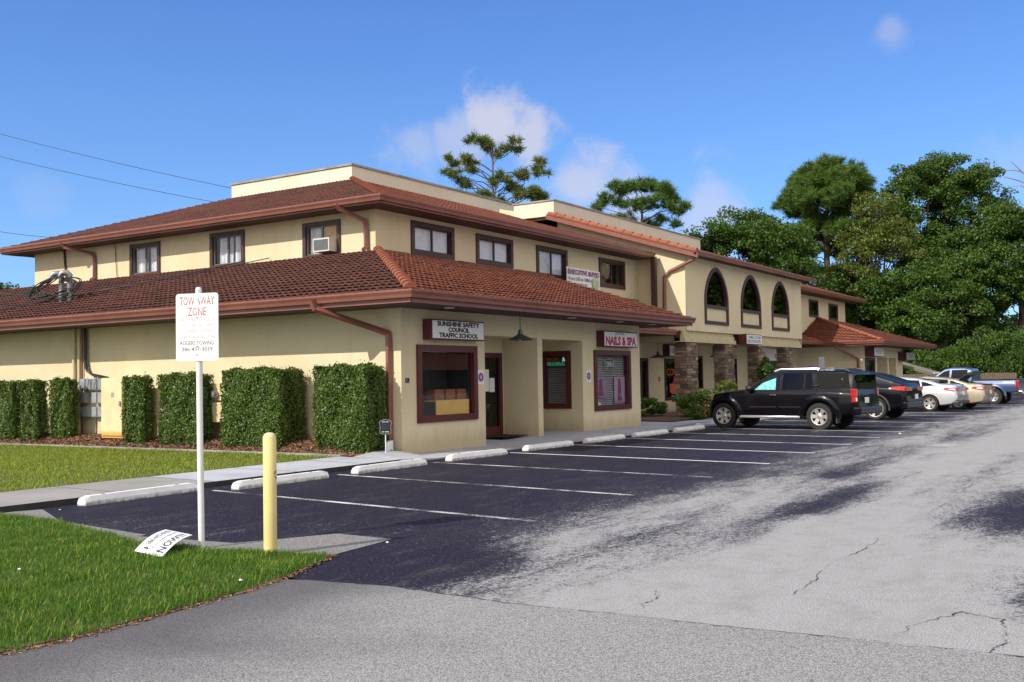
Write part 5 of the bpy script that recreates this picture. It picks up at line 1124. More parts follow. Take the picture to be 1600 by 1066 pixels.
def box_part(name, par, m, x0, x1, y0, y1, z0, z1, bev=.02):
    mb = MB(); mb.box(x0, x1, y0, y1, z0, z1); o = obj(name, mb, m, par)
    bm = bmesh.new(); bm.from_mesh(o.data); bmesh.ops.bevel(bm, geom=bm.edges[:], offset=bev, segments=2, affect='EDGES', profile=.6); bm.to_mesh(o.data); bm.free(); return o
def mirror(par, c, y, z, m, out=.12):
    x = c.side_x(y, z); mb = MB(); mb.lathe([(0,-.10),(.06,-.085),(.085,-.02),(.08,.05),(.05,.09),(0,.10)], (-x-out, y, z+.03), (0,1,0), 16); o = obj('wing_mirror', mb, m, par, 50)
    mb = MB(); mb.tube([(-x+.02,y+.02,z-.02),(-x-out,y,z)], .022, 8); obj('mirror_arm', mb, 'black', o)
def handle(par, c, y, z, m):
    x = c.side_x(y, z); mb = MB(); mb.tube([(-x+.005,y-.1,z),(-x-.035,y-.075,z+.004),(-x-.035,y+.075,z+.004),(-x+.005,y+.1,z)], .014, 8); return obj('handle', mb, m, par, 40)
def plate(par, y, z, x=0): 
    mb = MB(); mb.box(x-.16, x+.16, y-.012, y, z-.08, z+.08); return obj('number_plate', mb, 'signwhite', par)
HEAD = -.105
# --- dark SUV
t = thing('sport_utility_vehicle', 'black boxy SUV with silver running board and teal sunshade in its front window', 'SUV', (30.46,9.75,0), rotz=HEAD)
YF, YRr = 1.755, -1.245
c = Car(4.75, 1.86, [(-2.375,.52),(-2.2,.44),(-1.9,.40),(1.95,.38),(2.2,.40),(2.375,.48)], [(-2.375,1.08),(-1.5,1.13),(1.0,1.11),(1.6,1.10),(2.1,1.04),(2.375,.98)],
        [(-2.375,.96),(-2.33,1.08),(-2.27,1.40),(-2.17,1.62),(-1.9,1.685),(-.2,1.715),(.10,1.69),(.32,1.62),(1.04,1.19),(1.16,1.165),(1.7,1.13),(2.1,1.07),(2.28,1.00),(2.35,.92),(2.375,.82)], .27)
b = c.body('body', 'paint_black', t, (YRr, YF), .385, .07)
wheels4(c, t, YRr, YF, .385, .245, 'six')
c.patch('window', [(.06,1.15),(.90,1.15),(.34,1.53),(.07,1.62)], 'carglass_clear', t, .016)
c.patch('sunshade', [(.08,1.16),(.74,1.16),(.50,1.36),(.09,1.50)], 'teal', t, .010, bulge=.006)
c.patch('window', [(-1.07,1.17),(-.12,1.16),(-.14,1.63),(-.98,1.635)], 'carglass', t, .010); c.patch('window', [(-2.12,1.19),(-1.25,1.18),(-1.16,1.63),(-2.05,1.61)], 'carglass', t, .010)
for yy in (-.80, .02, -1.16): c.patch('pillar_trim', [(yy-.03,1.15),(yy+.03,1.15),(yy+.03,1.63),(yy-.03,1.63)], 'paint_black', t, .018, 4)
for nm, C in (('front_door',[(.02,.48),(.92,.48),(.95,1.10),(.02,1.10)]),('rear_door',[(-1.02,.98),(-.03,.48),(-.03,1.10),(-1.16,1.12)])):
    if nm == 'rear_door': C = [(-.72,.48),(-.03,.48),(-.03,1.10),(-.90,1.12)]
    d_ = c.patch(nm, C, 'paint_black', t, .006, thick=.02)
    handle(d_, c, .16 if nm == 'front_door' else -1.15, 1.0 if nm == 'front_door' else 1.26, 'black' if nm == 'rear_door' else 'chrome')
    c.patch('side_moulding', [(C[0][0]+.02,.64),(C[1][0]-.02,.64),(C[1][0]-.02,.675),(C[0][0]+.02,.675)], 'black', d_, .018, 6)
for yw in (YRr, YF):   # flared arches
    mb = MB(); vs = []; K = 24
    for k in range(K+1):
        a = math.radians(-8+192*k/K)
        for rr, dx in ((.455,.004),(.47,.035),(.52,.042),(.60,.020),(.65,-.012)):
            y, z = yw+rr*math.cos(a), .385+rr*math.sin(a); z = max(z, .32); y = max(-2.36, min(2.33, y)); vs.append((-(c.side_x(y, min(z,1.0))+dx), y, z))
    mb.mesh(vs, [(k*5+j, k*5+j+1, k*5+6+j, k*5+5+j) for k in range(K) for j in range(4)]); obj('arch_flare', mb, 'paint_black', t, 60)
    mb = MB(); mb.box(-.90, -.66, yw-.52, yw-.49, .20, .58); obj('mud_flap', mb, 'plasticgrey', t)
mb = MB(); mb.tube([(-.92,-.66,.36),(-.965,-.60,.37),(-.965,1.12,.37),(-.92,1.18,.36)], .04, 10); obj('running_board', mb, 'alloy', t, 40)
mirror(t, c, .86, 1.18, 'black', .14)
box_part('tail_light', t, 'redlens', -.922, -.76, -2.335, -2.18, .94, 1.17); box_part('tail_light', t, 'redlens', .76, .922, -2.335, -2.18, .94, 1.17)
box_part('tail_light_lower', t, 'redlens', -.92, -.78, -2.33, -2.20, .79, .935); box_part('reverse_lens', t, 'clearlens', -.91, -.82, -2.35, -2.30, .81, .92)
box_part('rear_bumper', t, 'paint_black', -.88, .88, -2.45, -2.2, .44, .66, .05); plate(t, -2.372, .84, -.2)
mb = MB(); mb.box(-.7,.7,-2.33,-2.26,1.14,1.56); obj('rear_window', mb, 'carglass', t)
c.patch('head_light', [(2.16,.86),(2.30,.90),(2.26,1.00),(2.14,1.02)], 'amber', t, .012, 6)
mb = MB(); mb.tube([(-.55,2.30,1.0),(-.2,2.34,.98)], .05, 8); obj('grille', mb, 'chrome', t, 40)
for x in (-.60, .60):
    mb = MB(); mb.tube([(x,-1.15,1.70),(x,-1.1,1.745),(x,.0,1.755),(x,.2,1.69)], .034, 8); o_ = obj('roof_rail', mb, 'alloy', t, 40); mb = MB(); mb.tube([(x,-2.05,1.66),(x,-1.95,1.725),(x,-1.2,1.75),(x,-1.15,1.70)], .024, 8); obj('rail_end', mb, 'plasticgrey', o_, 40)
for y in (-1.8,-1.4): mb = MB(); mb.tube([(-.60,y,1.735),(.60,y,1.735)], .02, 8); obj('roof_bar', mb, 'plasticgrey', t)
# --- black coupe SUV
t = thing('coupe_suv', 'black coupe style SUV with two tone five spoke wheels and sloping rear', 'SUV', (37.40,10.0,0), rotz=HEAD)
c = Car(4.90, 2.0, [(-2.45,.62),(-2.3,.40),(-1.9,.34),(1.95,.34),(2.45,.42)], [(-2.45,1.08),(-1.2,1.16),(1.0,1.08),(2.45,.92)],
        [(-2.45,.98),(-2.42,1.12),(-2.36,1.20),(-2.0,1.34),(-1.3,1.57),(-.5,1.70),(.1,1.73),(.5,1.66),(1.3,1.16),(1.4,1.12),(2.2,1.0),(2.4,.86),(2.45,.72)], .38)
c.body('body', 'paint_black', t, (-1.42, 1.48), .39, .06); wheels4(c, t, -1.42, 1.48, .39, .29, 'fivetwin')
c.patch('window', [(-1.78,1.26),(-.60,1.17),(-.55,1.56),(-1.22,1.50)], 'carglass_clear', t, .012); c.patch('window', [(-.50,1.17),(.2,1.16),(.18,1.62),(-.46,1.60)], 'carglass', t, .012); c.patch('window', [(.3,1.16),(1.05,1.15),(.55,1.55),(.28,1.62)], 'carglass', t, .012)
mb = MB(); K = 24; vs = []
for k in range(K+1):
    a = math.radians(-8+196*k/K)
    for rr, dx in ((.45,.0),(.455,.022),(.50,.022),(.51,.0)): y, z = -1.42+rr*math.cos(a), .39+rr*math.sin(a); vs.append((-(c.side_x(y, max(z,.4))+dx), y, z))
mb.mesh(vs, [(k*4+j, k*4+j+1, k*4+5+j, k*4+4+j) for k in range(K) for j in range(3)]); obj('arch_trim', mb, 'plasticgrey', t, 60)
c.patch('tail_light', [(-2.43,.98),(-1.86,1.06),(-1.96,1.12),(-2.42,1.14)], 'redlens', t, .012); box_part('tail_light', t, 'redlens', -.86, -.3, -2.475, -2.42, .98, 1.10); box_part('tail_light', t, 'redlens', .3, .86, -2.475, -2.42, .98, 1.10)
box_part('rear_bumper', t, 'paint_black', -.9, .9, -2.48, -2.2, .36, .62, .06); plate(t, -2.505, .78)
for nm, C in (('front_door',[(.2,.5),(1.1,.5),(1.12,1.08),(.22,1.1)]),('rear_door',[(-.92,.5),(.16,.5),(.18,1.1),(-.7,1.12)])): handle(c.patch(nm, C, 'paint_black', t, .006, thick=.02), c, C[0][0]+.2, 1.0, 'paint_black')
mirror(t, c, 1.0, 1.16, 'paint_black')
# --- sedans
def sedan(name, label, loc, paint, trunk_open, zt, style, taildark, rz):
    t = thing(name, label, 'car', loc, rotz=rz)
    c = Car(4.86, 1.85, [(-2.43,.50),(-2.3,.30),(-1.9,.24),(1.9,.22),(2.3,.24),(2.43,.36)], [(-2.43,.96),(-1.2,.99),(1.0,.93),(2.43,.72)], zt, .42)
    c.body('body', paint, t, (-1.38, 1.46), .33, .05); wheels4(c, t, -1.38, 1.46, .33, .225, style)
    c.patch('window', [(-1.66,1.06),(-1.08,1.02),(-1.04,1.22),(-1.22,1.18)], 'carglass', t, .010); c.patch('window', [(-1.03,1.02),(-.12,1.00),(-.14,1.31),(-.94,1.265)], 'carglass', t, .010); c.patch('window', [(-.04,1.00),(.98,.97),(.45,1.25),(-.05,1.31)], 'carglass', t, .010)
    for nm, C in (('rear_door',[(-1.0,.35),(-.1,.35),(-.1,.97),(-1.15,.97)]),('front_door',[(-.06,.35),(1.02,.35),(1.05,.93),(-.06,.96)])): handle(c.patch(nm, C, paint, t, .006, thick=.02), c, C[0][0]+.16, .84, 'chrome' if taildark else paint)
    c.patch('tail_light', [(-2.40,.80),(-1.88,.88),(-1.98,.96),(-2.36,.965)], 'redlens', t, .014, 8); c.patch('tail_light_lens', [(-2.36,.85),(-2.12,.88),(-2.14,.92),(-2.34,.93)], 'clearlens', t, .02, 6)
    box_part('tail_light', t, 'redlens', -.80, -.45, -2.455, -2.40, .84, .95); box_part('tail_light', t, 'redlens', .45, .80, -2.455, -2.40, .84, .95)
    if taildark: box_part('diffuser', t, 'plasticgrey', -.84, .84, -2.47, -2.15, .30, .44, .05); mb = MB(); mb.tube([(-.5,-2.3,.28),(-.5,-2.49,.28)], .05, 12); obj('exhaust_tip', mb, 'chrome', t, 40)
    mb = MB(); zz = lambda y: c.f(zt, y); mb.poly([(-.56,-1.72,zz(-1.72)+.03),(.56,-1.72,zz(-1.72)+.03),(.48,-1.0,zz(-1.0)+.028),(-.48,-1.0,zz(-1.0)+.028)]); mb.poly([(-.56,-1.72,zz(-1.72)),(-.56,-1.72,zz(-1.72)+.03),(-.48,-1.0,zz(-1.0)+.028),(-.48,-1.0,zz(-1.0))]); obj('rear_window', mb, 'carglass', t)
    mirror(t, c, .92, .98, paint); plate(t, -2.46, .72)
    if trunk_open:
        mb = MB(); n_ = 10; y0, z0 = -1.35, 1.22; 
        for i in range(n_):
            def Q(k, d): 
                s_ = k/n_; l = .74*s_; y = y0-.78*l; z = z0+.50*l+.09*math.sin(s_*math.pi); return (y-d*.3, z-d*1.1*s_*2)
            (ya, za), (yb_, zb2) = Q(i,0), Q(i+1,0); (yc, zc), (yd, zd) = Q(i,.06), Q(i+1,.06); wA = .66; 
            mb.poly([(-wA,ya,za),(wA,ya,za),(wA,yb_,zb2),(-wA,yb_,zb2)]); mb.poly([(-wA,yc,zc),(-wA,yd,zd),(wA,yd,zd),(wA,yc,zc)]); mb.poly([(-wA,ya,za),(-wA,yb_,zb2),(-wA,yd,zd),(-wA,yc,zc)]); mb.poly([(wA,ya,za),(wA,yc,zc),(wA,yd,zd),(wA,yb_,zb2)])
        mb.poly([(-wA,yb_,zb2),(wA,yb_,zb2),(wA,yd,zd),(-wA,yd,zd)]); obj('open_trunk_lid', mb, 'black', t, 50)
        box_part('trunk_opening', t, 'alloydark', -.66, .66, -2.40, -1.72, 1.02, 1.07, .01)
    return t
ztf = [(-2.43,.62),(-2.41,.80),(-2.37,1.0),(-2.28,1.07),(-1.75,1.11),(-1.3,1.25),(-.7,1.36),(-.1,1.415),(.25,1.40),(.6,1.30),(1.35,.99),(1.45,.96),(2.1,.85),(2.35,.70),(2.43,.52)]
sedan('sedan', 'silver sedan with dark rear diffuser parked between the black coupe and beige car', (45.25,9.72,0), 'paint_silver', False, ztf, 'double', True, HEAD)
ztc = [(-2.43,.66),(-2.41,.86),(-2.36,1.02),(-2.25,1.06),(-1.75,1.10),(-1.2,1.28),(-.6,1.36),(0,1.41),(.35,1.385),(.7,1.27),(1.35,1.0),(1.45,.97),(2.1,.86),(2.35,.70),(2.43,.52)]
sedan('sedan', 'beige sedan with its dark trunk lid standing open', (47.95,9.10,0), 'paint_gold', True, ztc, 'double', False, HEAD)
# --- blue pickup
t = thing('pickup_truck', 'metallic blue pickup truck with open cargo bed at the end of the row', 'pickup truck', (55.0,8.95,0), rotz=HEAD)
c = Car(5.55, 1.92, [(-2.78,.62),(-2.5,.56),(2.4,.50),(2.78,.58)], [(-2.78,1.14),(2.78,1.0)], [(-2.78,1.10),(-2.76,1.17),(-.62,1.17),(1.0,1.17),(1.3,1.16),(2.4,1.06),(2.7,.96),(2.78,.8)], .3, [(-2.78,.97),(-2.6,1),(1.8,1),(2.5,.93),(2.78,.7)])
c.body('lower_body', 'paint_blue', t, (-1.66, 1.66), .385, .09); wheels4(c, t, -1.66, 1.66, .385, .22, 'double')
c2 = Car(5.55, 1.90, [(-.66,.9),(1.6,.9)], [(-.66,1.16),(1.6,1.12)], [(-.66,1.60),(-.60,1.72),(-.3,1.79),(.3,1.80),(.62,1.74),(1.42,1.18),(1.46,1.10)], .3, [(-.7,.985),(1.5,.985)])
c2.body('cab', 'paint_blue', t, (), .385, y0=-.66, y1=1.46)
c2.patch('window', [(-.50,1.20),(.30,1.19),(.26,1.68),(-.46,1.69)], 'carglass', t, .012); c2.patch('window', [(.38,1.19),(1.20,1.17),(.62,1.62),(.36,1.68)], 'carglass', t, .012)
mb = MB()
for x in (-.80, .80): mb.box(x-.04, x+.04, -2.74, -.72, 1.19, 1.215)
mb.box(-.76, .76, -2.70, -.72, 1.191, 1.196); obj('bed_rail', mb, 'plasticgrey', t)
for yw in (-1.66, 1.66):
    mb = MB(); K = 24; vs = []
    for k in range(K+1):
        a = math.radians(-5+190*k/K)
        for rr, dx in ((.475,.0),(.48,.022),(.53,.024),(.58,.0)): y, z = yw+rr*math.cos(a), .385+rr*math.sin(a); vs.append((-(c.side_x(y, min(max(z,.55),1.0))+dx), y, max(z,.4)))
    mb.mesh(vs, [(k*4+j, k*4+j+1, k*4+5+j, k*4+4+j) for k in range(K) for j in range(3)]); obj('arch_flare', mb, 'paint_blue', t, 60)
mb = MB(); mb.box(-.92,-.70,-2.2,-2.17,.25,.65); obj('mud_flap', mb, 'black', t)
box_part('tail_light', t, 'redlens', -.975, -.86, -2.80, -2.66, .78, 1.14); box_part('rear_bumper', t, 'chrome', -.9, .9, -2.95, -2.74, .50, .66, .04); handle(c2.patch('door', [(-.52,.66),(1.1,.66),(1.15,1.12),(-.52,1.14)], 'paint_blue', t, .012, thick=.02), c2, -.3, 1.04, 'black')
c.patch('side_decal', [(-2.5,1.02),(-2.1,1.02),(-2.1,1.07),(-2.5,1.07)], 'signwhite', t, .006, 4); mirror(t, c2, 1.05, 1.22, 'black', .16)
LOCAL[0] = False
# ------------------------------------------------------------------ vegetation
def leaves(P, size, asp=.5, bias=None, bk=0.):
    n = len(P); a = RNG.normal(size=(n,3)); a /= np.linalg.norm(a,axis=1)[:,None]
    nn = RNG.normal(size=(n,3))
    if bias is not None: nn = nn*(1-bk)+bias*bk*2
    b = np.cross(nn, a); b /= np.linalg.norm(b,axis=1)[:,None]+1e-9
    a = np.cross(b, nn); a /= np.linalg.norm(a,axis=1)[:,None]+1e-9
    s = size*RNG.uniform(.6,1.4,(n,1))
    return np.stack([P-a*s, P-b*s*asp, P+a*s, P+b*s*asp], 1).reshape(-1,3)
def quads(n): return np.arange(4*n).reshape(n,4)
def sph(n):
    v = RNG.normal(size=(n,3)); return v/np.linalg.norm(v,axis=1)[:,None]
def hedge(y0, y1, x0, x1, z0, z1, n, label, group='clipped box hedges along the side wall', round_=.06, size=.026, m='hedge'):
    t = thing('hedge', label, 'hedge', ((x0+x1)/2, (y0+y1)/2, z0), group)
    lx, ly, lz = x1-x0, y1-y0, z1-z0; A = [ly*lz, ly*lz*.4, lx*lz, lx*lz, lx*ly]; fs = RNG.choice(5, n, p=np.array(A)/sum(A)); u, v = RNG.random(n), RNG.random(n)
    d = np.abs(RNG.normal(0, .045, n)); lump = .034*np.sin(u*9+v*5+y0*3)+.030*np.sin(v*13-u*4+y0)+.02*np.sin(u*23+y0*7)*np.sin(v*19)
    bot = np.clip((.18-v)/.18, 0, 1)*.10
    d = d-lump+bot
    P = np.zeros((n,3)); NV = np.zeros((n,3))
    for k, (f, nv) in enumerate((((0,),(-1,0,0)),((0,),(1,0,0)),((0,),(0,-1,0)),((0,),(0,1,0)),((0,),(0,0,1)))):
        s = fs == k; NV[s] = nv
        if k < 2: P[s] = np.column_stack([np.full(s.sum(), x0 if k == 0 else x1), y0+u[s]*ly, z0+v[s]*lz])
        elif k < 4: P[s] = np.column_stack([x0+u[s]*lx, np.full(s.sum(), y0 if k == 2 else y1), z0+v[s]*lz])
        else: P[s] = np.column_stack([x0+u[s]*lx, y0+v[s]*ly, np.full(s.sum(), z1)])
    P = P-NV*d[:,None]+RNG.normal(0,.012,(n,3)); stray = RNG.random(n) < .022; P[stray] += NV[stray]*RNG.uniform(.02,.10,(stray.sum(),1))
    npmesh('foliage', leaves(P, size, .62, NV, .45), quads(n), m, t)
    mb = MB(); mb.box(x0+.11, x1-.11, y0+.11, y1-.11, z0+.05, z1-.11); obj('inner_twigs', mb, 'hedgecore', t)
    return t
HX = 15.98
for (y0, y1, x1, z1, n, l) in [(13.90,15.30,16.66,1.92,26000,'square clipped hedge next to the corner downspout'),(16.3,18.16,16.72,1.90,30000,'widest clipped hedge behind the yellow bollard'),(18.95,20.30,16.42,1.84,20000,'clipped hedge directly behind the tow away pole'),
                           (20.92,21.66,16.30,1.80,13000,'narrow clipped hedge right of the tall utility cabinet'),(24.16,24.98,16.46,1.78,14000,'narrow clipped hedge left of the meter boxes'),(25.25,26.0,16.30,1.76,13000,'second narrow hedge left of the meter boxes with white blossoms'),
                           (26.35,27.6,16.4,1.74,16000,'clipped hedge at the left edge of the picture'),(27.9,29.6,16.4,1.72,14000,'clipped hedge cut by the left edge of the picture')]:
    t = hedge(y0, y1, HX if y0 != 24.16 else 16.2, x1, .12, z1, n, l)
    if y0 in (25.25, 20.92, 18.95):
        k = 30; P = np.column_stack([RNG.uniform(HX-.02,HX+.02,k), RNG.uniform(y0+.05,y1-.05,k), RNG.uniform(.4,1.65,k)]); npmesh('blossoms', leaves(P, .016, .9), quads(k), 'signwhite', t)
def shrub(name, label, c, r, n, m='bush', size=.05, group=None, cat='shrub', stems=True):
    t = thing(name, label, cat, (c[0], c[1], c[2]-r[2]), group)
    k = max(5, int(n/220)); C = sph(k)*np.array(r)*RNG.uniform(.45,.95,(k,1)); C[:,2] = np.maximum(C[:,2], -r[2]*.8)
    idx = RNG.integers(0, k, n); P = C[idx]+sph(n)*np.array(r)*.30*RNG.uniform(.5,1,(n,1))+np.array(c); P[:,2] = np.maximum(P[:,2], c[2]-r[2]+.02)
    npmesh('foliage', leaves(P, size, .5), quads(n), m, t)
    mb = MB()
    for i in range(6): q = C[i % k]+np.array(c); mb.tube([(c[0]+.05*i-.12,c[1],c[2]-r[2]-.05),((c[0]+q[0])/2,(c[1]+q[1])/2,c[2]-r[2]*.3),tuple(q)], [.02*r[2]+.008,.012,.006], 5)
    obj('stem', mb, 'bark', t); return t
shrub('shrub', 'low dark green shrub in the recess beside the nails shop wall', (33.6,15.9,.50), (1.1,.55,.36), 5000, 'hedge', .04)
shrub('shrub', 'tiny dark shrub at the end of the nails shop wall', (29.0,14.5,.45), (.35,.4,.32), 1600, 'hedge', .035)
shrub('shrub', 'broad dark green shrub below the first stone column', (34.6,14.25,.62), (1.5,.8,.48), 9000, 'hedge', .045)
shrub('shrub', 'yellow flowered low shrub ahead of the dark SUV nose', (32.6,13.45,.42), (1.2,.45,.30), 5000, 'hedge', .035)
n = 60; P = np.column_stack([RNG.uniform(31.6,33.6,n), RNG.uniform(13.0,13.3,n), RNG.uniform(.25,.75,n)]); npmesh('flowers', leaves(P, .03, .9), quads(n), 'amber', [x for x in bpy.data.objects if x.get('label') == 'yellow flowered low shrub ahead of the dark SUV nose'][0])
shrub('shrub', 'bright green loose bush rising behind the dark SUV windscreen', (42.2,14.4,1.25), (1.4,.6,.95), 3500, 'bush', .07)
shrub('shrub', 'tan feathery bush behind the dark SUV bonnet', (38.4,14.6,.95), (.95,.5,.55), 3000, 'oak_light', .05)
def limb(mb, a, b, r0, r1, wob=.12, n=5):
    a, b = np.array(a, float), np.array(b, float); L = np.linalg.norm(b-a); P = [tuple(a+(b-a)*i/n+(RNG.normal(0, wob*L/n, 3) if 0 < i < n else 0)+np.array((0,0,.08*L*math.sin(math.pi*i/n)))) for i in range(n+1)]
    mb.tube(P, [r0+(r1-r0)*i/n for i in range(n+1)], 7); return P
def broadleaf(name, label, base, H, blobs, n, m, size=.2, tr=.35, group='trees beyond the office building', clump=1.0, cat='tree', gap=0.):
    """blobs: (dx,dy,z,rx,ry,rz) crown volumes; leaves sit on many small twig clumps spread over and through them"""
    t = thing(name, label, cat, base, group); LOCAL[0] = True
    vol = np.array([b[3]*b[5] for b in blobs]); K = max(20, int(n/190)); bi = RNG.choice(len(blobs), K, p=vol/vol.sum()); B = np.array(blobs)
    d = sph(K); d[:,2] = np.where(d[:,2] < -.55, -d[:,2], d[:,2]); rad = 1-.55*RNG.random(K)**1.8
    C = B[bi,:3]+d*rad[:,None]*B[bi,3:]*(1+.10*np.sin(d[:,:1]*7+d[:,1:2]*5+bi[:,None]))
    cs = clump*RNG.uniform(.55,1.25,K); idx = RNG.integers(0, K, n); q = sph(n)*(RNG.random((n,1))**.45); q[:,2] *= .62
    P = C[idx]+q*cs[idx][:,None]; P[:,2] = np.maximum(P[:,2], .25)
    up = np.tile(np.array((0,0,1.)), (n,1)); npmesh('crown', leaves(P, size, .58, up+q*.6, .32), quads(n), m, t)
    mb = MB(); top = max(b[2] for b in blobs); mb.tube([(0,0,-.3),(.05*tr,.1,H*.2),(.2,.0,H*.42),(-.1,.15,H*.6)], [tr*1.25,tr,tr*.72,tr*.4], 10)
    for i in RNG.choice(K, min(K, 26), replace=False):
        z0 = RNG.uniform(.25,.6)*H; limb(mb, (.1,.05,min(z0, C[i,2]*.85)), C[i], tr*.30, .025)
    obj('trunk', mb, 'bark', t, 60); LOCAL[0] = False; return t
def pine(name, label, base, H, puffs, m='pine', nl=.42, tr=.24, per=70, group='trees beyond the office building', lean=0):
    """puffs: (dx,dy,z,r): bursts of long needles at the branch ends"""
    t = thing(name, label, 'pine tree', base, group); LOCAL[0] = True
    V = []; mb = MB(); T = [(0,0,-.3),(.1,.05,H*.3),(-.05+lean*.3,.1,H*.6),(lean*.7,0,H*.85),(lean,0,H*.97)]; mb.tube(T, [tr*1.2,tr,tr*.75,tr*.4,.05], 9)
    for dx, dy, z, r in puffs:
        k = max(4, int(r*r*15)); C = np.array((dx,dy,z))+sph(k)*np.array((r,r,r*.6))*RNG.random((k,1))**.4
        zz = z-RNG.uniform(.2,1.2)-.25*math.hypot(dx,dy); zz = min(zz, H*.93); limb(mb, (lean*max(0,zz/H-.5)*2,0,zz), (dx,dy,z-.2*r), .055 if tr > .2 else .035, .018, .16)
        for c in C:
            limb(mb, (dx,dy,z-.2*r), c, .03, .012, .1, 2)
            d = sph(per); d[:,2] = d[:,2]*.8+.25; d /= np.linalg.norm(d,axis=1)[:,None]; s = np.cross(d, sph(per)); s /= np.linalg.norm(s,axis=1)[:,None]; L = nl*RNG.uniform(.6,1.2,(per,1))
            o = c+RNG.normal(0,.06,(per,3)); V.append(np.stack([o-s*.020, o+s*.020, o+d*L+s*.010, o+d*L-s*.010], 1).reshape(-1,3))
    V = np.concatenate(V); npmesh('crown', V, quads(len(V)//4), m, t); obj('trunk', mb, 'bark_pale', t, 60); LOCAL[0] = False; return t
def ringpuffs(n, zc, rz, rh, r0, r1, low=-.4):
    o = []
    for _ in range(n):
        d = sph(1)[0]
        if d[2] < low: d[2] = -d[2]
        k = RNG.uniform(.55,1); o.append((d[0]*rh*k, d[1]*rh*k, zc+d[2]*rz*k, RNG.uniform(r0,r1)))
    return o
# camera-right unit on the ground, used only to spread crowns sideways
def side(u, d=0): return (u*.543+d*.84, -u*.84+d*.542)
def sp(L): return [(*side(u, d), z, r) for u, d, z, r in L]
def sat(L, k=2):
    return [(u, d, z, r*.62) for u, d, z, r in L]+[(u+RNG.uniform(-.75,.75), d+RNG.uniform(-.6,.6), z+RNG.uniform(-.65,.45), RNG.uniform(.28,.5)) for u, d, z, r in L for _ in range(k)]
pine('sparse_pine', 'thin half bare pine with browning tufts rising over the long parapet', (54.5,36.4,0), 17.2, sp(sat([(-.9,0,17.0,.7),(-.2,.4,16.6,.6),(.9,0,16.5,.75),(-2.4,.5,15.5,.6),(-1.5,-.4,15.6,.6),(2.9,0,15.4,.75),(2.1,.6,15.0,.5),(-2.9,0,14.9,.45),(-1.7,.3,14.2,.55),(.5,-.4,14.6,.5),(1.1,.2,14.0,.6),(1.9,0,13.4,.6),(2.8,.4,13.6,.9),(3.4,0,13.2,.7),(-.4,0,13.4,.8),(-1.2,.2,13.0,.8),(.3,.3,12.8,.9),(1.2,0,12.6,.8),(3.0,0,12.5,.5),(-2.3,.2,13.5,.4)])), 'pine_brown', .38, .15, 75)
pine('pine', 'spreading rounded pine behind the stepped parapet', (76.0,36.2,0), 16.5, sp([(-3.5,0,15.6,.7),(-2.8,.3,16.2,.8),(-2.0,0,16.9,1.0),(-1.6,.5,15.9,.9),(-.8,0,17.2,.9),(.1,.3,17.4,1.0),(.9,0,17.1,1.0),(1.8,0,16.9,1.0),(2.5,.3,16.2,1.0),(3.2,0,15.4,.9),(2.2,-.5,15.3,.9),(.8,-.6,15.8,1.0),(-.4,-.6,15.6,.9),(-1.2,.2,14.6,.7),(1.6,.2,14.3,.8),(.5,.4,14.0,.7),(2.9,0,13.9,.6),(-2.2,.3,14.6,.6)]), 'pine', .48, .3, 80)
pine('pine', 'tall full crowned pine standing left of the big oak', (95.2,26.6,0), 20.5, ringpuffs(95, 17.6, 3.7, 3.9, .8, 1.35)+ringpuffs(34, 14.2, 2.6, 3.3, .7, 1.15)+sp([(-1.6,0,12.8,1.1),(1.4,.4,12.6,1.0),(-.6,-.5,11.0,1.1),(1.0,.3,10.6,1.0),(-2.4,.4,10.8,1.2),(.2,.2,9.4,1.2),(-1.6,0,8.6,1.1),(1.3,-.3,8.4,.9)]), 'pine', .52, .36, 85)
broadleaf('oak_tree', 'rounded green oak behind the roof of the arched block', (84.6,30.2,0), 16, [(*side(-1,0),12,3.2,3.2,3.6),(*side(2.6,0),11.6,3.0,3.2,3.0),(*side(-4.2,.5),10.6,2.4,2.6,2.6),(*side(1.2,1),13.6,2.0,2.0,2.0),(*side(.5,0),8,5.2,3.5,3.2),(*side(4.6,0),9,2.2,2.5,3),(*side(-6.2,.3),9.2,2.3,2.6,2.6),(*side(-3.0,.6),12.6,2.0,2.2,2.0),(*side(3.4,.5),12.2,2.0,2.2,2.0)], 82000, 'oak', .115, .4, clump=1.0)
broadleaf('oak_tree', 'largest dark oak towering over the right side of the lot', (104,18.5,0), 21, [(*side(-1.0,0),17.6,3.8,3.8,4.2),(*side(2.6,0),17.2,3.6,3.8,4.4),(*side(-4.4,0),14.2,3.2,3.4,3.8),(*side(5.6,.5),14.2,2.4,3.0,3.8),(*side(.6,0),12.0,6.2,4.2,3.6),(*side(.4,.5),20.2,2.4,2.4,1.9),(*side(-2.6,.5),19.4,1.5,1.6,1.6)], 105000, 'oak', .12, .5, clump=1.05)
broadleaf('oak_tree', 'yellowing thin leaved tree between the tall pine and the largest oak', (92.6,21.6,0), 17, [(*side(0,0),14.6,2.0,2.2,3.2),(*side(-1.2,0),11.6,2.6,2.6,2.6),(*side(1.4,0),12.2,2.2,2.4,2.6),(*side(-2.0,.5),9.6,2.4,2.4,1.8)], 26000, 'oak_light', .105, .3, clump=.9)
broadleaf('oak_tree', 'mid green oak hanging over the far wing roof', (92,18.2,0), 11, [(*side(-2.2,0),7.8,2.8,2.6,2.4),(*side(1.2,0),8.4,3.0,2.8,2.4),(*side(0,-.5),5.4,4.4,2.6,2.2),(*side(3.6,0),6.6,1.8,2.2,2.2)], 52000, 'oak', .11, .35, clump=.9)
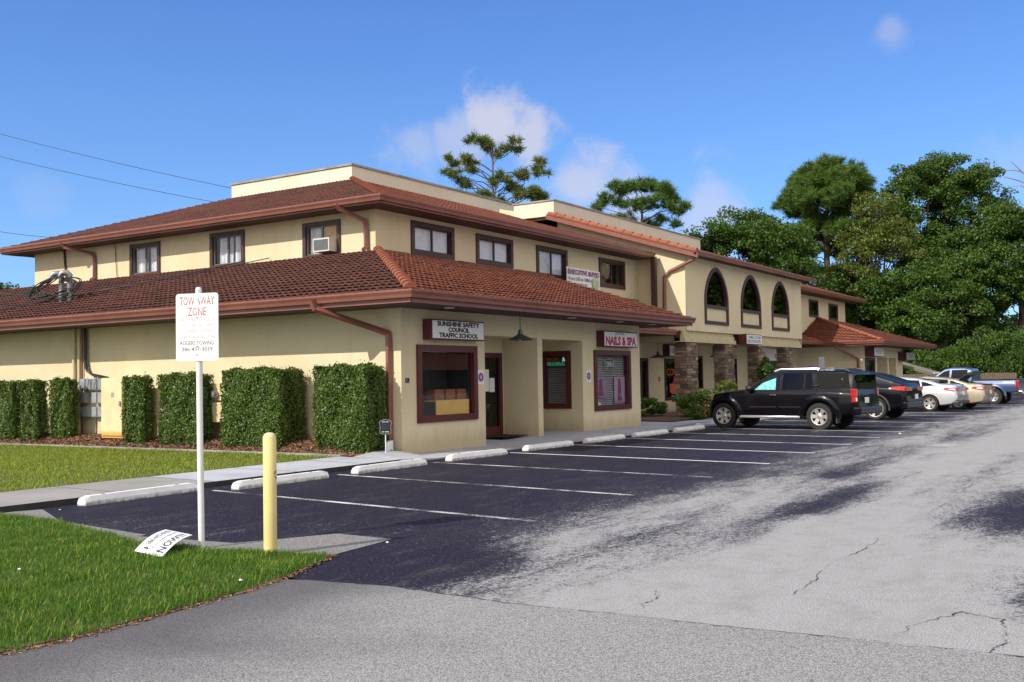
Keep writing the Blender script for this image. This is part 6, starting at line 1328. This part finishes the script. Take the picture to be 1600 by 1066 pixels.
broadleaf('oak_tree', 'dark oak at the right edge behind the blue pickup', (100,11.2,0), 16, [(*side(-1,0),13,3,3,3.2),(*side(2.4,0),12.6,3.2,3.2,4.2),(*side(5.0,0),10,3.4,3.2,5),(*side(1,0),8.4,3.4,3.2,2.6)], 62000, 'oak', .115, .4, clump=1.0)
broadleaf('oak_tree', 'dark oak with a pale leaning trunk above the blue pickup', (97,14.4,0), 12, [(*side(-2,0),9.6,2.4,2.6,2.2),(*side(1.0,0),10.2,2.6,2.6,2.2),(*side(3.0,0),8.6,2.0,2.4,1.8),(*side(0,1),6.6,3.0,2.0,1.4)], 36000, 'oak', .11, .3, clump=.9)
broadleaf('oak_tree', 'green oak filling the gap behind the patio cover', (96,23.4,0), 12, [(*side(0,0),8.4,3.6,3,3.2),(*side(-3.4,0),7.6,2.6,2.6,3),(*side(2.6,0),5.8,3,2.6,3)], 42000, 'oak', .115, .35, clump=.95)
broadleaf('oak_tree', 'green tree showing past the far left corner of the building', (45.9,76,0), 11, [(*side(-1.4,0),8.4,2.4,2.4,1.9),(*side(.8,0),7.8,2.0,2.2,1.6),(*side(-4,0),7.4,2.4,2.4,2.4)], 20000, 'oak', .11, .3, clump=.8)
for k, (x, y, r, h, l, mm) in enumerate([(88,9.2,3.0,2.6,'bright green rounded bush behind the pickup bed','bush'),(90,5.6,2.8,2.4,'bright green bush at the right edge behind the pickup','bush'),(88,12.6,2.6,2.4,'dark bush behind the pickup cab','oak'),(87,15.6,2.4,2.0,'dark bush behind the beige sedan','oak'),(84.5,17.8,1.6,1.7,'dark bush under the patio cover','oak'),(70.4,13.9,.7,.9,'small dark shrub at the end wall of the far wing','oak'),(66.6,13.6,.5,.6,'reddish potted plant near the far wing doorway','oak_light'),(94,2.0,3.0,3.4,'tall bush beyond the right edge of the lot','oak')]):
    shrub('bush', l, (x,y,h), (r,r,h), 16000 if r > 2 else 1500, mm, .10 if r > 2 else .08, None, 'bush')
# far wood closing the horizon
n = 130000; u = RNG.uniform(-30,34,n); d = RNG.uniform(0,8,n); zz = RNG.random(n)**1.1*(8.5+2.0*np.sin(u*.45)+1.2*np.sin(u*1.3+1)); P = np.column_stack([112+.543*u+.84*d, 20-.84*u+.542*d, zz])
tag(npmesh('treeline', leaves(P, .20, .6), quads(n), 'oak'), 'dark mass of woodland beyond the parking lot', 'woodland', kind='stuff')
n = 200000; u = RNG.random(n); zz = RNG.random(n)*(22+3*np.sin(u*40)+2*np.sin(u*97)); th = -.12-1.35*u; rr = 165+RNG.uniform(-6,6,n); P = np.column_stack([42+rr*np.cos(th), 16+rr*np.sin(th), zz])
tag(npmesh('opposite_treeline', leaves(P, .55, .6), quads(n), 'oak'), 'trees across the road seen as reflections in the shop windows', 'woodland', kind='stuff')
# bare dead tree just outside the frame, its twigs reaching in
t = thing('dead_tree', 'reddish bare twigs reaching in at the right edge of the sky', 'tree', (43.6,2.2,0)); LOCAL[0] = True; mb = MB(); mb.tube([(0,0,-.2),(.1,.1,4),(0,.3,7.2)], [.16,.12,.07], 8); obj('trunk', mb, 'bark', t, 60)
mb = MB(); 
for e in ((.0,3.15,9.1),(.2,2.9,9.7),(-.1,2.6,8.7),(.2,1.2,9.6)): limb(mb, (0,.3,6.8), e, .05, .012, .12)
limb(mb, (.1,2.5,9.2), (.2,3.2,9.35), .02, .008); obj('twigs', mb, mat('reddish_dead_twigs', (.22,.10,.075), .9), t); LOCAL[0] = False
